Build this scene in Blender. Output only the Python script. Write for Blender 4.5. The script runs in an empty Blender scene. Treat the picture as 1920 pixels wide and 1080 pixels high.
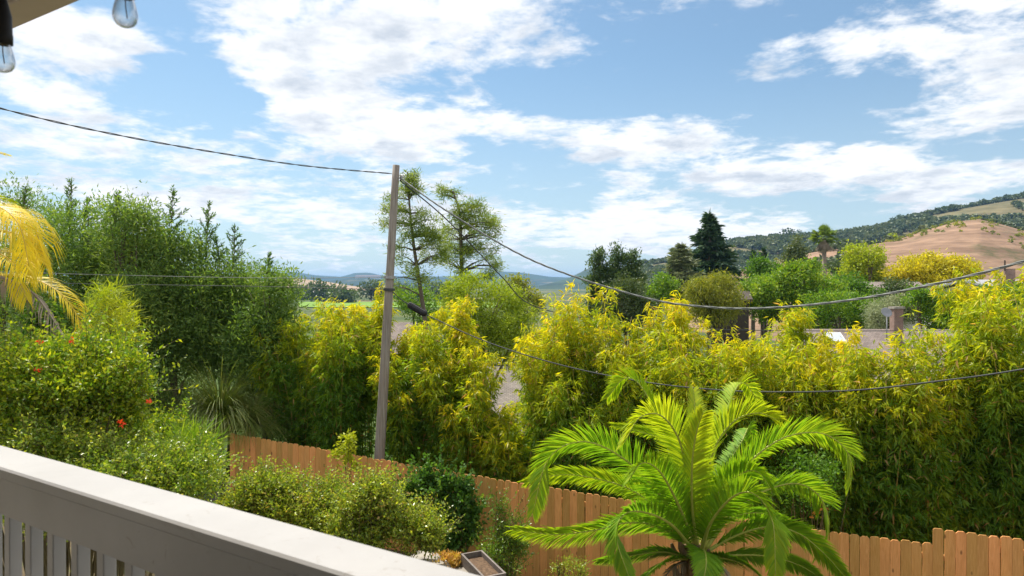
import bpy, math, random
import numpy as np
from mathutils import Vector

random.seed(7)
RNG = np.random.default_rng(11)
SC = bpy.context.scene
COL = SC.collection
F = 1250.0          # focal length of the photograph in its own pixels (1920 wide)
HOR = 535.0         # row of the horizon
CAMZ = 6.0          # eye height above the datum

# ------------------------------------------------------------------ camera
cam_d = bpy.data.cameras.new('camera')
cam_d.sensor_width = 36.0
cam_d.lens = F / 1920.0 * 36.0
cam_d.clip_start = 0.05
cam_d.clip_end = 40000
cam_d.dof.use_dof = True
cam_d.dof.focus_distance = 14.0
cam_d.dof.aperture_fstop = 5.6
cam = bpy.data.objects.new('camera', cam_d)
COL.objects.link(cam)
cam.location = (0, 0, CAMZ)
cam.rotation_euler = (math.radians(90) - math.atan(5.0 / F), 0, 0)
SC.camera = cam

# ------------------------------------------------------------------ light
SUN_AZ, SUN_EL = math.radians(-36), math.radians(58)   # azimuth from the view direction, to the right
SUNV = Vector((math.cos(SUN_EL) * math.sin(SUN_AZ), math.cos(SUN_EL) * math.cos(SUN_AZ), math.sin(SUN_EL)))
sun_d = bpy.data.lights.new('sun', 'SUN')
sun_d.energy = 2.9
sun_d.angle = math.radians(1.2)
sun_d.color = (1.0, 0.94, 0.84)
sun = bpy.data.objects.new('sun', sun_d)
COL.objects.link(sun)
sun.rotation_euler = SUNV.to_track_quat('Z', 'Y').to_euler()
sun.location = (0, 0, 60)

SC.view_settings.view_transform = 'Standard'
SC.view_settings.look = 'None'
SC.view_settings.exposure = 1.28
SC.view_settings.gamma = 1.0
SC.view_settings.use_curve_mapping = False
SC.cycles.max_bounces = 6
SC.cycles.diffuse_bounces = 4
SC.cycles.glossy_bounces = 2
SC.cycles.transparent_max_bounces = 8
SC.cycles.volume_bounces = 0
SC.cycles.use_denoising = True


class NT:
    """tiny node-tree builder"""
    def __init__(self, tree):
        self.t = tree
        self.t.nodes.clear()

    def n(self, kind, **kw):
        nd = self.t.nodes.new(kind)
        for k, v in kw.items():
            setattr(nd, k, v)
        return nd

    def link(self, a, b):
        self.t.links.new(a, b)

    def math(self, op, a, b=None, c=None, clamp=False):
        nd = self.n('ShaderNodeMath', operation=op)
        nd.use_clamp = clamp
        for i, v in enumerate((a, b, c)):
            if v is None:
                continue
            if isinstance(v, (int, float)):
                nd.inputs[i].default_value = v
            else:
                self.link(v, nd.inputs[i])
        return nd.outputs[0]

    def mix(self, fac, a, b, mode='MIX'):
        nd = self.n('ShaderNodeMix', data_type='RGBA', blend_type=mode)
        for sock, v in ((nd.inputs[0], fac), (nd.inputs[6], a), (nd.inputs[7], b)):
            if isinstance(v, (int, float)):
                sock.default_value = v
            elif isinstance(v, tuple):
                sock.default_value = (*v[:3], 1)
            else:
                self.link(v, sock)
        return nd.outputs[2]

    def noise(self, vec=None, scale=5, detail=4, rough=0.55, dist=0.0, lac=2.0):
        nd = self.n('ShaderNodeTexNoise')
        nd.inputs['Scale'].default_value = scale
        nd.inputs['Detail'].default_value = detail
        nd.inputs['Roughness'].default_value = rough
        nd.inputs['Distortion'].default_value = dist
        nd.inputs['Lacunarity'].default_value = lac
        if vec is not None:
            self.link(vec, nd.inputs['Vector'])
        return nd.outputs['Fac']

    def ramp(self, fac, stops, interp='LINEAR'):
        nd = self.n('ShaderNodeValToRGB')
        cr = nd.color_ramp
        cr.interpolation = interp
        while len(cr.elements) < len(stops):
            cr.elements.new(0.5)
        for e, (p, c) in zip(cr.elements, stops):
            e.position = p
            e.color = (*c, 1) if isinstance(c, tuple) else (c, c, c, 1)
        self.link(fac, nd.inputs[0])
        return nd.outputs[0]

    def smooth(self, v, lo, hi, a=0.0, b=1.0):
        nd = self.n('ShaderNodeMapRange', interpolation_type='SMOOTHSTEP')
        self.link(v, nd.inputs[0])
        for i, x in enumerate((lo, hi, a, b)):
            nd.inputs[i + 1].default_value = x
        return nd.outputs[0]

    def vec(self, x, y, z):
        nd = self.n('ShaderNodeCombineXYZ')
        for i, v in enumerate((x, y, z)):
            if isinstance(v, (int, float)):
                nd.inputs[i].default_value = v
            else:
                self.link(v, nd.inputs[i])
        return nd.outputs[0]

    def scalevec(self, v, s):
        nd = self.n('ShaderNodeVectorMath', operation='MULTIPLY')
        self.link(v, nd.inputs[0])
        nd.inputs[1].default_value = s
        return nd.outputs[0]

    def bump(self, h, strength=0.3, dist=0.02):
        nd = self.n('ShaderNodeBump')
        nd.inputs['Strength'].default_value = strength
        nd.inputs['Distance'].default_value = dist
        self.link(h, nd.inputs['Height'])
        return nd.outputs[0]


# ------------------------------------------------------------------ sky with clouds
SKY_STRENGTH = 0.10
world = bpy.data.worlds.new('World')
SC.world = world
world.use_nodes = True
w = NT(world.node_tree)
wout = w.n('ShaderNodeOutputWorld')
bg = w.n('ShaderNodeBackground')
bg.inputs['Strength'].default_value = SKY_STRENGTH
w.link(bg.outputs[0], wout.inputs['Surface'])
sky = w.n('ShaderNodeTexSky', sky_type='NISHITA')
sky.sun_disc = False
sky.sun_elevation = SUN_EL
sky.sun_rotation = SUN_AZ
sky.altitude = 60
sky.air_density = 1.0
sky.dust_density = 0.7
sky.ozone_density = 1.4
tc = w.n('ShaderNodeTexCoord')
sep = w.n('ShaderNodeSeparateXYZ')
w.link(tc.outputs['Generated'], sep.inputs[0])
dx, dy, dz = sep.outputs
zpos = w.math('MAXIMUM', dz, 0.0)
inv = w.math('DIVIDE', 1.0, w.math('ADD', zpos, 0.16))
plan = w.vec(w.math('MULTIPLY', dx, inv), w.math('MULTIPLY', dy, inv), w.math('MULTIPLY', zpos, 1.2))
# small warp of the direction so that cloud outlines break up
wn1 = w.noise(w.scalevec(plan, (1, 1, 1)), 3.1, 5, 0.6)
wn2 = w.noise(w.scalevec(plan, (-1, 1.1, 2)), 2.7, 5, 0.6)
az = w.math('ADD', w.math('ARCTAN2', dx, dy), w.math('MULTIPLY_ADD', wn1, 0.17, -0.085))
el = w.math('ADD', w.math('ARCSINE', dz), w.math('MULTIPLY_ADD', wn2, 0.09, -0.045))
CLOUDS = [  # column, row, half width, half height, weight: the cumulus groups in view
    (740, 25, 300, 75, 1.15), (640, 140, 220, 55, .95), (560, 228, 150, 42, .95), (830, 238, 150, 42, .85),
    (130, 85, 190, 75, 1.0), (110, 210, 150, 40, .75), (240, 290, 330, 65, .7), (330, 385, 330, 50, .6),
    (860, 345, 170, 50, .8), (1180, 258, 150, 42, 1.25), (1425, 108, 110, 40, 1.0), (1800, 100, 190, 60, 1.0),
    (1830, 215, 150, 45, .85), (1880, 0, 140, 50, .8), (1610, 320, 250, 42, 1.15), (1300, 335, 110, 35, .8),
    (1750, 360, 120, 35, .8), (1150, 395, 140, 35, .6), (980, 450, 300, 45, .65), (600, 480, 120, 26, .55),
    (1400, 425, 180, 30, .55), (1230, 440, 140, 40, .55), (450, 60, 90, 50, .5), (1650, 30, 90, 40, .35),
    (560, 400, 260, 40, .5), (1140, 325, 60, 20, .5),
    (425, 185, 90, 45, -.7), (310, 130, 70, 40, -.5), (985, 320, 90, 40, -.4), (300, 245, 120, 22, -.4), (1250, 130, 170, 60, -.45), (1500, 210, 130, 40, -.5), (400, 170, 80, 40, -.3), (1080, 330, 60, 60, -.2)]
acc = None
low = None
for (px, py, rx, ry, wt) in CLOUDS:
    c = math.hypot(F, px - 960)
    a0 = math.atan((px - 960) / F)
    e0 = math.atan((HOR - py) / c)
    ra = rx * F / (c * c)
    re = ry / c
    ua = w.math('MULTIPLY_ADD', az, 1 / ra, -a0 / ra)
    ue = w.math('MULTIPLY_ADD', el, 1 / re, -e0 / re)
    r2 = w.math('MULTIPLY_ADD', ue, ue, w.math('MULTIPLY', ua, ua))
    g = w.math('POWER', 0.42, r2)
    gw = w.math('MULTIPLY', g, wt)
    acc = gw if acc is None else w.math('ADD', acc, gw)
    if wt > 0.6:
        lw = w.math('MULTIPLY', gw, w.math('SUBTRACT', 0.25, ue))
        low = lw if low is None else w.math('ADD', low, lw)
fbm = w.noise(plan, 2.6, 9, 0.6, 0.3)
fine = w.noise(plan, 9.0, 7, 0.62, 0.2)
# broken cloud continues out of view, with extra cover added to lift the shade
aa = w.math('ABSOLUTE', w.math('ARCTAN2', dx, dy))
outside = w.math('MAXIMUM', w.smooth(aa, 0.68, 0.95), w.smooth(dz, 0.40, 0.58))
broad = w.noise(plan, 1.1, 3, 0.5)
gen = w.math('MULTIPLY', outside, w.math('MULTIPLY_ADD', broad, 3.0, -0.45))
dens = w.math('ADD', acc, gen)
dens = w.math('ADD', dens, w.math('MULTIPLY_ADD', fbm, 3.6, -2.02))
dens = w.math('ADD', dens, w.math('MULTIPLY_ADD', fine, 1.4, -0.69))
cov = w.smooth(dens, 0.04, 0.80)
thick = w.smooth(dens, 0.55, 1.7)
under = w.smooth(w.math('ADD', low, w.math('MULTIPLY_ADD', w.noise(plan, 5.2, 7, 0.62), 3.2, -1.6)), -0.1, 1.0)
grey = w.math('MULTIPLY', under, w.math('MULTIPLY_ADD', thick, 0.35, 0.60))
cloud = w.mix(grey, (4.75, 4.75, 4.8), (2.35, 2.65, 3.05))
veil = w.smooth(dz, 0.0, 0.34, 0.55, 0.10)        # thin high cloud, denser low down
skyc = w.mix(veil, w.mix(1.0, sky.outputs[0], (0.42, 0.53, 0.54), 'MULTIPLY'), (2.9, 3.25, 3.6))
allsky = w.mix(w.math('MULTIPLY', cov, 0.95), skyc, cloud)
w.link(allsky, bg.inputs['Color'])


# ------------------------------------------------------------------ helpers
def px_at(px, py, Y):
    """a point of the photograph at distance Y along the view direction"""
    return Vector(((px - 960) / F * Y, Y, CAMZ + (HOR - py) / F * Y))


def empty(name, loc, label=None, cat=None, group=None):
    o = bpy.data.objects.new(name, None)
    o.empty_display_size = 0.2
    COL.objects.link(o)
    o.location = loc
    tag(o, label, cat, group)
    return o


def tag(o, label=None, cat=None, group=None, kind=None):
    if label: o['label'] = label
    if cat: o['category'] = cat
    if group: o['group'] = group
    if kind: o['kind'] = kind
    return o


def offset_of(o):
    v = Vector((0, 0, 0))
    while o is not None:
        v += o.location
        o = o.parent
    return v


class MB:
    def __init__(self):
        self.v = []
        self.f = []

    def box(self, c, ax, ay, az, bevel=0.0):
        """centre and three half-extent vectors; bevel chamfers the edges along ax"""
        c, ax, ay, az = Vector(c), Vector(ax), Vector(ay), Vector(az)
        i = len(self.v)
        if bevel <= 0:
            for sx in (-1, 1):
                for sy in (-1, 1):
                    for sz in (-1, 1):
                        self.v.append(c + sx * ax + sy * ay + sz * az)
            for q in ((0, 1, 3, 2), (4, 6, 7, 5), (0, 4, 5, 1), (2, 3, 7, 6), (0, 2, 6, 4), (1, 5, 7, 3)):
                self.f.append(tuple(i + k for k in q))
        else:
            by = 1 - bevel / ay.length
            bz = 1 - bevel / az.length
            ring = [(by, 1), (-by, 1), (-1, bz), (-1, -bz), (-by, -1), (by, -1), (1, -bz), (1, bz)]
            for sx in (-1, 1):
                for (a, b) in ring:
                    self.v.append(c + sx * ax + a * ay + b * az)
            for k in range(8):
                k2 = (k + 1) % 8
                self.f.append((i + k, i + k2, i + 8 + k2, i + 8 + k))
            self.f.append(tuple(i + k for k in range(7, -1, -1)))
            self.f.append(tuple(i + 8 + k for k in range(8)))
        return self

    def quad(self, *p):
        i = len(self.v)
        self.v += [Vector(x) for x in p]
        self.f.append(tuple(range(i, i + len(p))))
        return self

    def tube(self, pts, rad, n=7, cap=True):
        pts = [Vector(p) for p in pts]
        if not hasattr(rad, '__len__'):
            rad = [rad] * len(pts)
        rad = [float(r) for r in rad]
        i0 = len(self.v)
        ref = Vector((0.31, 0.17, 0.93))
        for k, p in enumerate(pts):
            t = (pts[min(k + 1, len(pts) - 1)] - pts[max(k - 1, 0)])
            if t.length < 1e-9:
                t = Vector((0, 0, 1))
            t.normalize()
            a = t.cross(ref)
            if a.length < 0.05:
                a = t.cross(Vector((1, 0, 0)))
            a.normalize()
            b = t.cross(a)
            for j in range(n):
                th = 2 * math.pi * j / n
                self.v.append(p + rad[k] * (math.cos(th) * a + math.sin(th) * b))
        for k in range(len(pts) - 1):
            for j in range(n):
                j2 = (j + 1) % n
                self.f.append((i0 + k * n + j, i0 + k * n + j2, i0 + (k + 1) * n + j2, i0 + (k + 1) * n + j))
        if cap:
            self.f.append(tuple(i0 + j for j in range(n - 1, -1, -1)))
            e = i0 + (len(pts) - 1) * n
            self.f.append(tuple(e + j for j in range(n)))
        return self

    def lathe(self, c, prof, n=20):
        c = Vector(c)
        i0 = len(self.v)
        for (r, z) in prof:
            for j in range(n):
                th = 2 * math.pi * j / n
                self.v.append(c + Vector((r * math.cos(th), r * math.sin(th), z)))
        for k in range(len(prof) - 1):
            for j in range(n):
                j2 = (j + 1) % n
                self.f.append((i0 + k * n + j, i0 + k * n + j2, i0 + (k + 1) * n + j2, i0 + (k + 1) * n + j))
        return self

    def build(self, name, mat, parent=None, smooth=False, loc=None):
        off = offset_of(parent) if parent is not None else Vector((0, 0, 0))
        if loc is not None:
            off = off + (Vector(loc) - off)
        me = bpy.data.meshes.new(name)
        me.from_pydata([tuple(v - off) for v in self.v], [], self.f)
        if smooth:
            me.polygons.foreach_set('use_smooth', [True] * len(me.polygons))
        me.materials.append(mat)
        me.update()
        o = bpy.data.objects.new(name, me)
        COL.objects.link(o)
        if parent is not None:
            o.parent = parent
            if loc is not None:
                o.location = Vector(loc) - offset_of(parent)
        elif loc is not None:
            o.location = loc
        return o


def fast_mesh(name, V, T, mat, parent=None, hue=None, smooth=False):
    """big triangle soup from numpy arrays; hue is one value per face"""
    off = np.array(offset_of(parent)) if parent is not None else np.zeros(3)
    V = np.asarray(V, dtype=np.float64) - off
    me = bpy.data.meshes.new(name)
    me.vertices.add(len(V))
    me.vertices.foreach_set('co', V.astype(np.float32).ravel())
    k = T.shape[1]
    me.loops.add(T.size)
    me.loops.foreach_set('vertex_index', T.astype(np.int32).ravel())
    me.polygons.add(len(T))
    me.polygons.foreach_set('loop_start', np.arange(0, T.size, k, dtype=np.int32))
    if smooth:
        me.polygons.foreach_set('use_smooth', np.ones(len(T), dtype=bool))
    if hue is not None:
        a = me.attributes.new('hue', 'FLOAT', 'FACE')
        a.data.foreach_set('value', np.asarray(hue, dtype=np.float32))
    me.materials.append(mat)
    me.update(calc_edges=True)
    o = bpy.data.objects.new(name, me)
    COL.objects.link(o)
    if parent is not None:
        o.parent = parent
    return o


def unit(a):
    return a / np.maximum(np.linalg.norm(a, axis=1, keepdims=True), 1e-9)


def leaf_soup(P, D, L, W, fold=0.25, bend=0.0):
    """rhombic leaves folded along the midrib: 4 verts and 2 triangles each"""
    n = len(P)
    D = unit(D)
    R = RNG.normal(size=(n, 3))
    S = unit(np.cross(D, R))
    N = np.cross(S, D)
    L = np.broadcast_to(np.asarray(L, float), (n,))[:, None]
    Wd = np.broadcast_to(np.asarray(W, float), (n,))[:, None]
    mid = P + D * L * 0.42
    tip = P + D * L
    tip[:, 2] -= bend * L[:, 0]
    a = mid + S * Wd * 0.5 + N * Wd * fold
    b = mid - S * Wd * 0.5 + N * Wd * fold
    V = np.stack([P, a, tip, b], axis=1).reshape(-1, 3)
    i = np.arange(n)[:, None] * 4
    T = np.concatenate([i + np.array([[0, 1, 2]]), i + np.array([[0, 2, 3]])], axis=1).reshape(-1, 3)
    return V, T


def leaves(name, P, D, L, W, hue, mat, parent, fold=0.25, bend=0.0):
    V, T = leaf_soup(P, D, L, W, fold, bend)
    o = fast_mesh(name, V, T, mat, parent, np.repeat(np.clip(hue, 0, 1), 2))
    return o


def spline(pts, n):
    """Catmull-Rom through the points"""
    P = np.array([tuple(p) for p in pts], float)
    P = np.vstack([2 * P[0] - P[1], P, 2 * P[-1] - P[-2]])
    out = []
    m = len(P) - 3
    for t in np.linspace(0, m - 1e-6, n):
        k = int(t)
        s = t - k
        a, b, c, d = P[k:k + 4]
        out.append(0.5 * ((2 * b) + (c - a) * s + (2 * a - 5 * b + 4 * c - d) * s * s + (3 * b - a - 3 * c + d) * s ** 3))
    return np.array(out)


# ------------------------------------------------------------------ materials
MATS = {}


def new_mat(name):
    m = bpy.data.materials.new(name)
    m.use_nodes = True
    t = NT(m.node_tree)
    out = t.n('ShaderNodeOutputMaterial')
    b = t.n('ShaderNodeBsdfPrincipled')
    t.link(b.outputs[0], out.inputs[0])
    MATS[name] = m
    return m, t, b, out


LEAF_GAIN = 1.6


def leaf_mat(name, stops, trans=0.45, rough=0.5, tint=(1.18, 1.18, 0.42), spec=0.3):
    m, t, b, out = new_mat(name)
    at = t.n('ShaderNodeAttribute', attribute_name='hue')
    geo = t.n('ShaderNodeNewGeometry')
    col = t.ramp(at.outputs['Fac'], [(p, tuple(min(.78, x * LEAF_GAIN) for x in c)) for p, c in stops])
    patch = t.noise(geo.outputs['Position'], 1.3, 3, 0.6)
    col = t.mix(1.0, col, t.ramp(patch, [(0.3, (0.80, 0.86, 0.8)), (0.7, (1.18, 1.12, 1.05))]), 'MULTIPLY')
    t.link(col, b.inputs['Base Color'])
    b.inputs['Roughness'].default_value = rough
    b.inputs['Specular IOR Level'].default_value = spec
    tr = t.n('ShaderNodeBsdfTranslucent')
    t.link(t.mix(1.0, col, tint, 'MULTIPLY'), tr.inputs['Color'])
    mx = t.n('ShaderNodeMixShader')
    mx.inputs[0].default_value = trans
    t.link(b.outputs[0], mx.inputs[1])
    t.link(tr.outputs[0], mx.inputs[2])
    t.link(mx.outputs[0], out.inputs[0])
    return m


def plain(name, col, rough=0.7, var=0.15, scale=8.0, spec=0.3, bump=0.0, metal=0.0, stretch=(1, 1, 1)):
    m, t, b, out = new_mat(name)
    tcn = t.n('ShaderNodeTexCoord')
    v = t.scalevec(tcn.outputs['Object'], stretch)
    nz = t.noise(v, scale, 6, 0.6)
    lo = tuple(c * (1 - var) for c in col)
    hi = tuple(min(1, c * (1 + var)) for c in col)
    t.link(t.ramp(nz, [(0.3, lo), (0.7, hi)]), b.inputs['Base Color'])
    b.inputs['Roughness'].default_value = rough
    b.inputs['Specular IOR Level'].default_value = spec
    b.inputs['Metallic'].default_value = metal
    if bump:
        t.link(t.bump(nz, bump, 0.01), b.inputs['Normal'])
    return m


M = MATS
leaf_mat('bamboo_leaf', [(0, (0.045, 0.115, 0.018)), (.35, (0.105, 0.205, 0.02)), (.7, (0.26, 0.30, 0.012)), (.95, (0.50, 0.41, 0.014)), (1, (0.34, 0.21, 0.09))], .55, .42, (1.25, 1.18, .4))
leaf_mat('olive_leaf', [(0, (0.038, 0.085, 0.024)), (.5, (0.092, 0.16, 0.036)), (1, (0.20, 0.255, 0.06))], .45)
leaf_mat('vine_leaf', [(0, (0.04, 0.105, 0.014)), (.5, (0.12, 0.20, 0.016)), (1, (0.36, 0.36, 0.025))], .45, .42, spec=.35)
leaf_mat('shrub_leaf', [(0, (0.055, 0.125, 0.022)), (.5, (0.14, 0.215, 0.024)), (.9, (0.36, 0.38, 0.05)), (1, (0.36, 0.24, 0.07))], .42, .32, spec=.6)
leaf_mat('ivy_leaf', [(0, (0.03, 0.085, 0.02)), (.6, (0.07, 0.155, 0.025)), (1, (0.18, 0.25, 0.04))], .4, .45, spec=.3)
leaf_mat('palm_leaf', [(0, (0.045, 0.14, 0.013)), (.5, (0.15, 0.27, 0.016)), (1, (0.40, 0.40, 0.022))], .5, .5, spec=.3)
leaf_mat('golden_palm_leaf', [(0, (0.24, 0.24, 0.014)), (.4, (0.46, 0.365, 0.012)), (1, (0.54, 0.39, 0.012))], .4, .45)
leaf_mat('dead_frond', [(0, (0.17, 0.13, 0.10)), (1, (0.30, 0.25, 0.20))], .2, .7, (1, 1, 1))
leaf_mat('bright_leaf', [(0, (0.035, 0.095, 0.014)), (.5, (0.09, 0.175, 0.016)), (1, (0.22, 0.28, 0.028))], .45)
leaf_mat('yellow_leaf', [(0, (0.17, 0.19, 0.015)), (.5, (0.36, 0.31, 0.015)), (1, (0.54, 0.42, 0.02))], .45)
leaf_mat('lime_leaf', [(0, (0.10, 0.16, 0.015)), (.5, (0.22, 0.27, 0.018)), (1, (0.38, 0.38, 0.025))], .45)
leaf_mat('willow_leaf', [(0, (0.07, 0.10, 0.018)), (.5, (0.15, 0.17, 0.022)), (1, (0.30, 0.26, 0.03))], .42)
leaf_mat('silver_leaf', [(0, (0.13, 0.16, 0.09)), (.5, (0.21, 0.24, 0.14)), (1, (0.32, 0.34, 0.2))], .3, tint=(1, 1, .8))
leaf_mat('redwood_leaf', [(0, (0.02, 0.045, 0.025)), (.6, (0.04, 0.075, 0.035)), (1, (0.08, 0.12, 0.045))], .25, tint=(1, 1.1, .6))
leaf_mat('conifer_leaf', [(0, (0.03, 0.06, 0.028)), (.5, (0.06, 0.10, 0.035)), (1, (0.13, 0.17, 0.05))], .3)
leaf_mat('ridge_leaf', [(0, (0.045, 0.07, 0.032)), (.5, (0.08, 0.105, 0.045)), (1, (0.15, 0.155, 0.07))], .25, tint=(1, 1, .7))
leaf_mat('cedar_leaf', [(0, (0.08, 0.105, 0.055)), (.6, (0.15, 0.17, 0.085)), (1, (0.23, 0.24, 0.12))], .25, tint=(1, 1, .7))
leaf_mat('pine_leaf', [(0, (0.07, 0.11, 0.028)), (.5, (0.14, 0.19, 0.036)), (1, (0.27, 0.29, 0.05))], .45)
leaf_mat('oak_leaf', [(0, (0.03, 0.055, 0.022)), (.5, (0.055, 0.085, 0.03)), (1, (0.11, 0.125, 0.045))], .25)
leaf_mat('grass_blade', [(0, (0.06, 0.11, 0.025)), (.6, (0.14, 0.18, 0.04)), (.85, (0.25, 0.23, 0.08)), (1, (0.42, 0.30, 0.13))], .4)
leaf_mat('orange_leaf', [(0, (0.20, 0.22, 0.05)), (.4, (0.33, 0.24, 0.06)), (1, (0.40, 0.20, 0.07))], .35)
leaf_mat('red_petal', [(0, (0.55, 0.03, 0.01)), (1, (0.75, 0.08, 0.02))], .35, tint=(1, .8, .8))
leaf_mat('orange_petal', [(0, (0.7, 0.14, 0.02)), (1, (0.8, 0.25, 0.04))], .35, tint=(1, .8, .8))
plain('bark', (0.13, 0.10, 0.075), .9, .35, 9, bump=.6, stretch=(1, 1, .3))
plain('pale_bark', (0.24, 0.19, 0.14), .9, .3, 9, bump=.5, stretch=(1, 1, .3))
plain('culm', (0.36, 0.26, 0.06), .5, .3, 6)
plain('stem', (0.16, 0.13, 0.06), .8, .3, 9)
plain('rachis', (0.36, 0.38, 0.07), .45, .15, 9)
plain('golden_rachis', (0.55, 0.38, 0.05), .5, .15, 9)
plain('dead_rachis', (0.25, 0.20, 0.16), .8, .2, 9)
plain('palm_boot', (0.17, 0.11, 0.06), .9, .4, 12, bump=.6)
plain('black_rubber', (0.02, 0.02, 0.022), .55, .3, 20)
plain('cable_grey', (0.19, 0.20, 0.19), .6, .3, 30)
plain('cable_black', (0.06, 0.065, 0.065), .6, .3, 30)
plain('steel', (0.38, 0.38, 0.39), .45, .2, 30, metal=.8)
plain('soil', (0.12, 0.075, 0.045), .95, .5, 25, bump=.8)
plain('stone', (0.30, 0.27, 0.23), .9, .3, 7, bump=.5)
plain('stucco', (0.42, 0.36, 0.30), .9, .1, 14)
plain('dark_siding', (0.07, 0.055, 0.045), .8, .3, 6)
plain('white_trim', (0.72, 0.71, 0.68), .6, .08, 9)
plain('cream_wall', (0.68, 0.64, 0.57), .85, .08, 9)
plain('roof_flat_grey', (0.32, 0.32, 0.34), .85, .15, 3)
plain('skylight_white', (0.5, 0.54, 0.6), .25, .05, 3)
plain('glass_dark', (0.03, 0.035, 0.04), .1, .2, 3, spec=.6)
plain('deck_boards', (0.45, 0.40, 0.34), .75, .25, 4, stretch=(1, 6, 1))
plain('field_grass', (0.14, 0.25, 0.025), .95, .2, .05)
plain('gold_filament', (0.12, 0.08, 0.05), .5, .1, 9)


def wood_fence(name, light, dark, knots=True):
    m, t, b, out = new_mat(name)
    oi = t.n('ShaderNodeObjectInfo')
    tcn = t.n('ShaderNodeTexCoord')
    jit = t.n('ShaderNodeVectorMath', operation='ADD')
    t.link(tcn.outputs['Object'], jit.inputs[0])
    t.link(t.vec(t.math('MULTIPLY', oi.outputs['Random'], 37.0), t.math('MULTIPLY', oi.outputs['Random'], 11.0), t.math('MULTIPLY', oi.outputs['Random'], 91.0)), jit.inputs[1])
    grain = t.noise(t.scalevec(jit.outputs[0], (14, 14, 1.1)), 3.0, 7, 0.6, 1.2)
    broad = t.noise(t.scalevec(jit.outputs[0], (3, 3, .7)), 1.6, 3, 0.5)
    col = t.ramp(grain, [(0.28, dark), (0.55, tuple((a + c) / 2 for a, c in zip(light, dark))), (0.75, light)])
    tone = t.math('MULTIPLY_ADD', oi.outputs['Random'], 0.55, 0.78)
    tone = t.math('MULTIPLY', tone, t.math('MULTIPLY_ADD', broad, 0.5, 0.75))
    hsv = t.n('ShaderNodeHueSaturation')
    t.link(col, hsv.inputs['Color'])
    t.link(tone, hsv.inputs['Value'])
    t.link(t.math('MULTIPLY_ADD', oi.outputs['Random'], -0.022, 0.511), hsv.inputs['Hue'])
    c2 = hsv.outputs[0]
    if knots:
        vo = t.n('ShaderNodeTexVoronoi')
        vo.inputs['Scale'].default_value = 5.5
        t.link(t.scalevec(jit.outputs[0], (1, 1, .45)), vo.inputs['Vector'])
        k = t.smooth(vo.outputs['Distance'], 0.05, 0.13, 0.75, 0.0)
        c2 = t.mix(k, c2, (0.10, 0.045, 0.02))
    t.link(c2, b.inputs['Base Color'])
    b.inputs['Roughness'].default_value = 0.75
    b.inputs['Specular IOR Level'].default_value = 0.2
    t.link(t.bump(grain, 0.35, 0.004), b.inputs['Normal'])
    return m


wood_fence('cedar', (0.80, 0.43, 0.165), (0.60, 0.275, 0.08))
wood_fence('grey_wood', (0.24, 0.21, 0.19), (0.12, 0.10, 0.09), False)


def paint_mat():
    m, t, b, out = new_mat('white_paint')
    tcn = t.n('ShaderNodeTexCoord')
    n1 = t.noise(tcn.outputs['Object'], 3.0, 6, 0.62)
    n2 = t.noise(tcn.outputs['Object'], 22.0, 5, 0.65, 0.8)
    n4 = t.noise(t.scalevec(tcn.outputs['Object'], (1, 1, 1)), 7.0, 6, 0.7, 2.5)
    stain = t.math('MAXIMUM', t.smooth(n2, 0.60, 0.70), t.smooth(n4, .62, .68))
    patch = t.smooth(n1, 0.44, 0.60)
    col = t.ramp(n1, [(0.3, (0.33, 0.32, 0.31)), (0.7, (0.395, 0.385, 0.375))])
    col = t.mix(t.math('MULTIPLY', t.math('MULTIPLY', stain, patch), 0.7), col, (0.27, 0.24, 0.21))
    t.link(col, b.inputs['Base Color'])
    b.inputs['Roughness'].default_value = 0.45
    t.link(t.bump(n2, 0.12, 0.003), b.inputs['Normal'])


paint_mat()
plain('tan_paint', (0.52, 0.46, 0.38), .6, .06, 5)
plain('soffit_brown', (0.44, 0.39, 0.33), .7, .1, 5)


def pole_mat():
    m, t, b, out = new_mat('pole_wood')
    tcn = t.n('ShaderNodeTexCoord')
    g1 = t.noise(t.scalevec(tcn.outputs['Object'], (16, 16, .55)), 2.2, 8, 0.65, .6)
    g2 = t.noise(t.scalevec(tcn.outputs['Object'], (2.4, 2.4, .4)), 1.7, 4, 0.6)
    col = t.ramp(g1, [(0.3, (0.13, 0.105, 0.085)), (0.5, (0.29, 0.26, 0.23)), (0.72, (0.44, 0.41, 0.37))])
    col = t.mix(t.smooth(g2, .4, .65, 0, .5), col, (0.26, 0.20, 0.15))
    t.link(col, b.inputs['Base Color'])
    b.inputs['Roughness'].default_value = .9
    t.link(t.bump(g1, .6, .012), b.inputs['Normal'])


pole_mat()


def shingle_mat(name, base, dark, scale):
    m, t, b, out = new_mat(name)
    tcn = t.n('ShaderNodeTexCoord')
    br = t.n('ShaderNodeTexBrick')
    t.link(tcn.outputs['UV'], br.inputs['Vector'])
    br.inputs['Scale'].default_value = scale
    br.inputs['Color1'].default_value = (*base, 1)
    br.inputs['Color2'].default_value = (*[c * .72 for c in base], 1)
    br.inputs['Mortar'].default_value = (*dark, 1)
    br.inputs['Mortar Size'].default_value = 0.02
    br.inputs['Brick Width'].default_value = 0.3
    br.inputs['Row Height'].default_value = 0.2
    nz = t.noise(tcn.outputs['Object'], 1.5, 5, .6)
    t.link(t.mix(1.0, br.outputs[0], t.ramp(nz, [(.3, .75), (.7, 1.2)]), 'MULTIPLY'), b.inputs['Base Color'])
    b.inputs['Roughness'].default_value = .9
    return m


shingle_mat('shake_roof', (0.25, 0.215, 0.185), (0.12, 0.10, 0.08), 1.9)
shingle_mat('tan_roof', (0.29, 0.235, 0.21), (0.17, 0.135, 0.115), 1.7)
shingle_mat('brick', (0.30, 0.17, 0.13), (0.28, 0.25, 0.22), 3.2)


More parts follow.
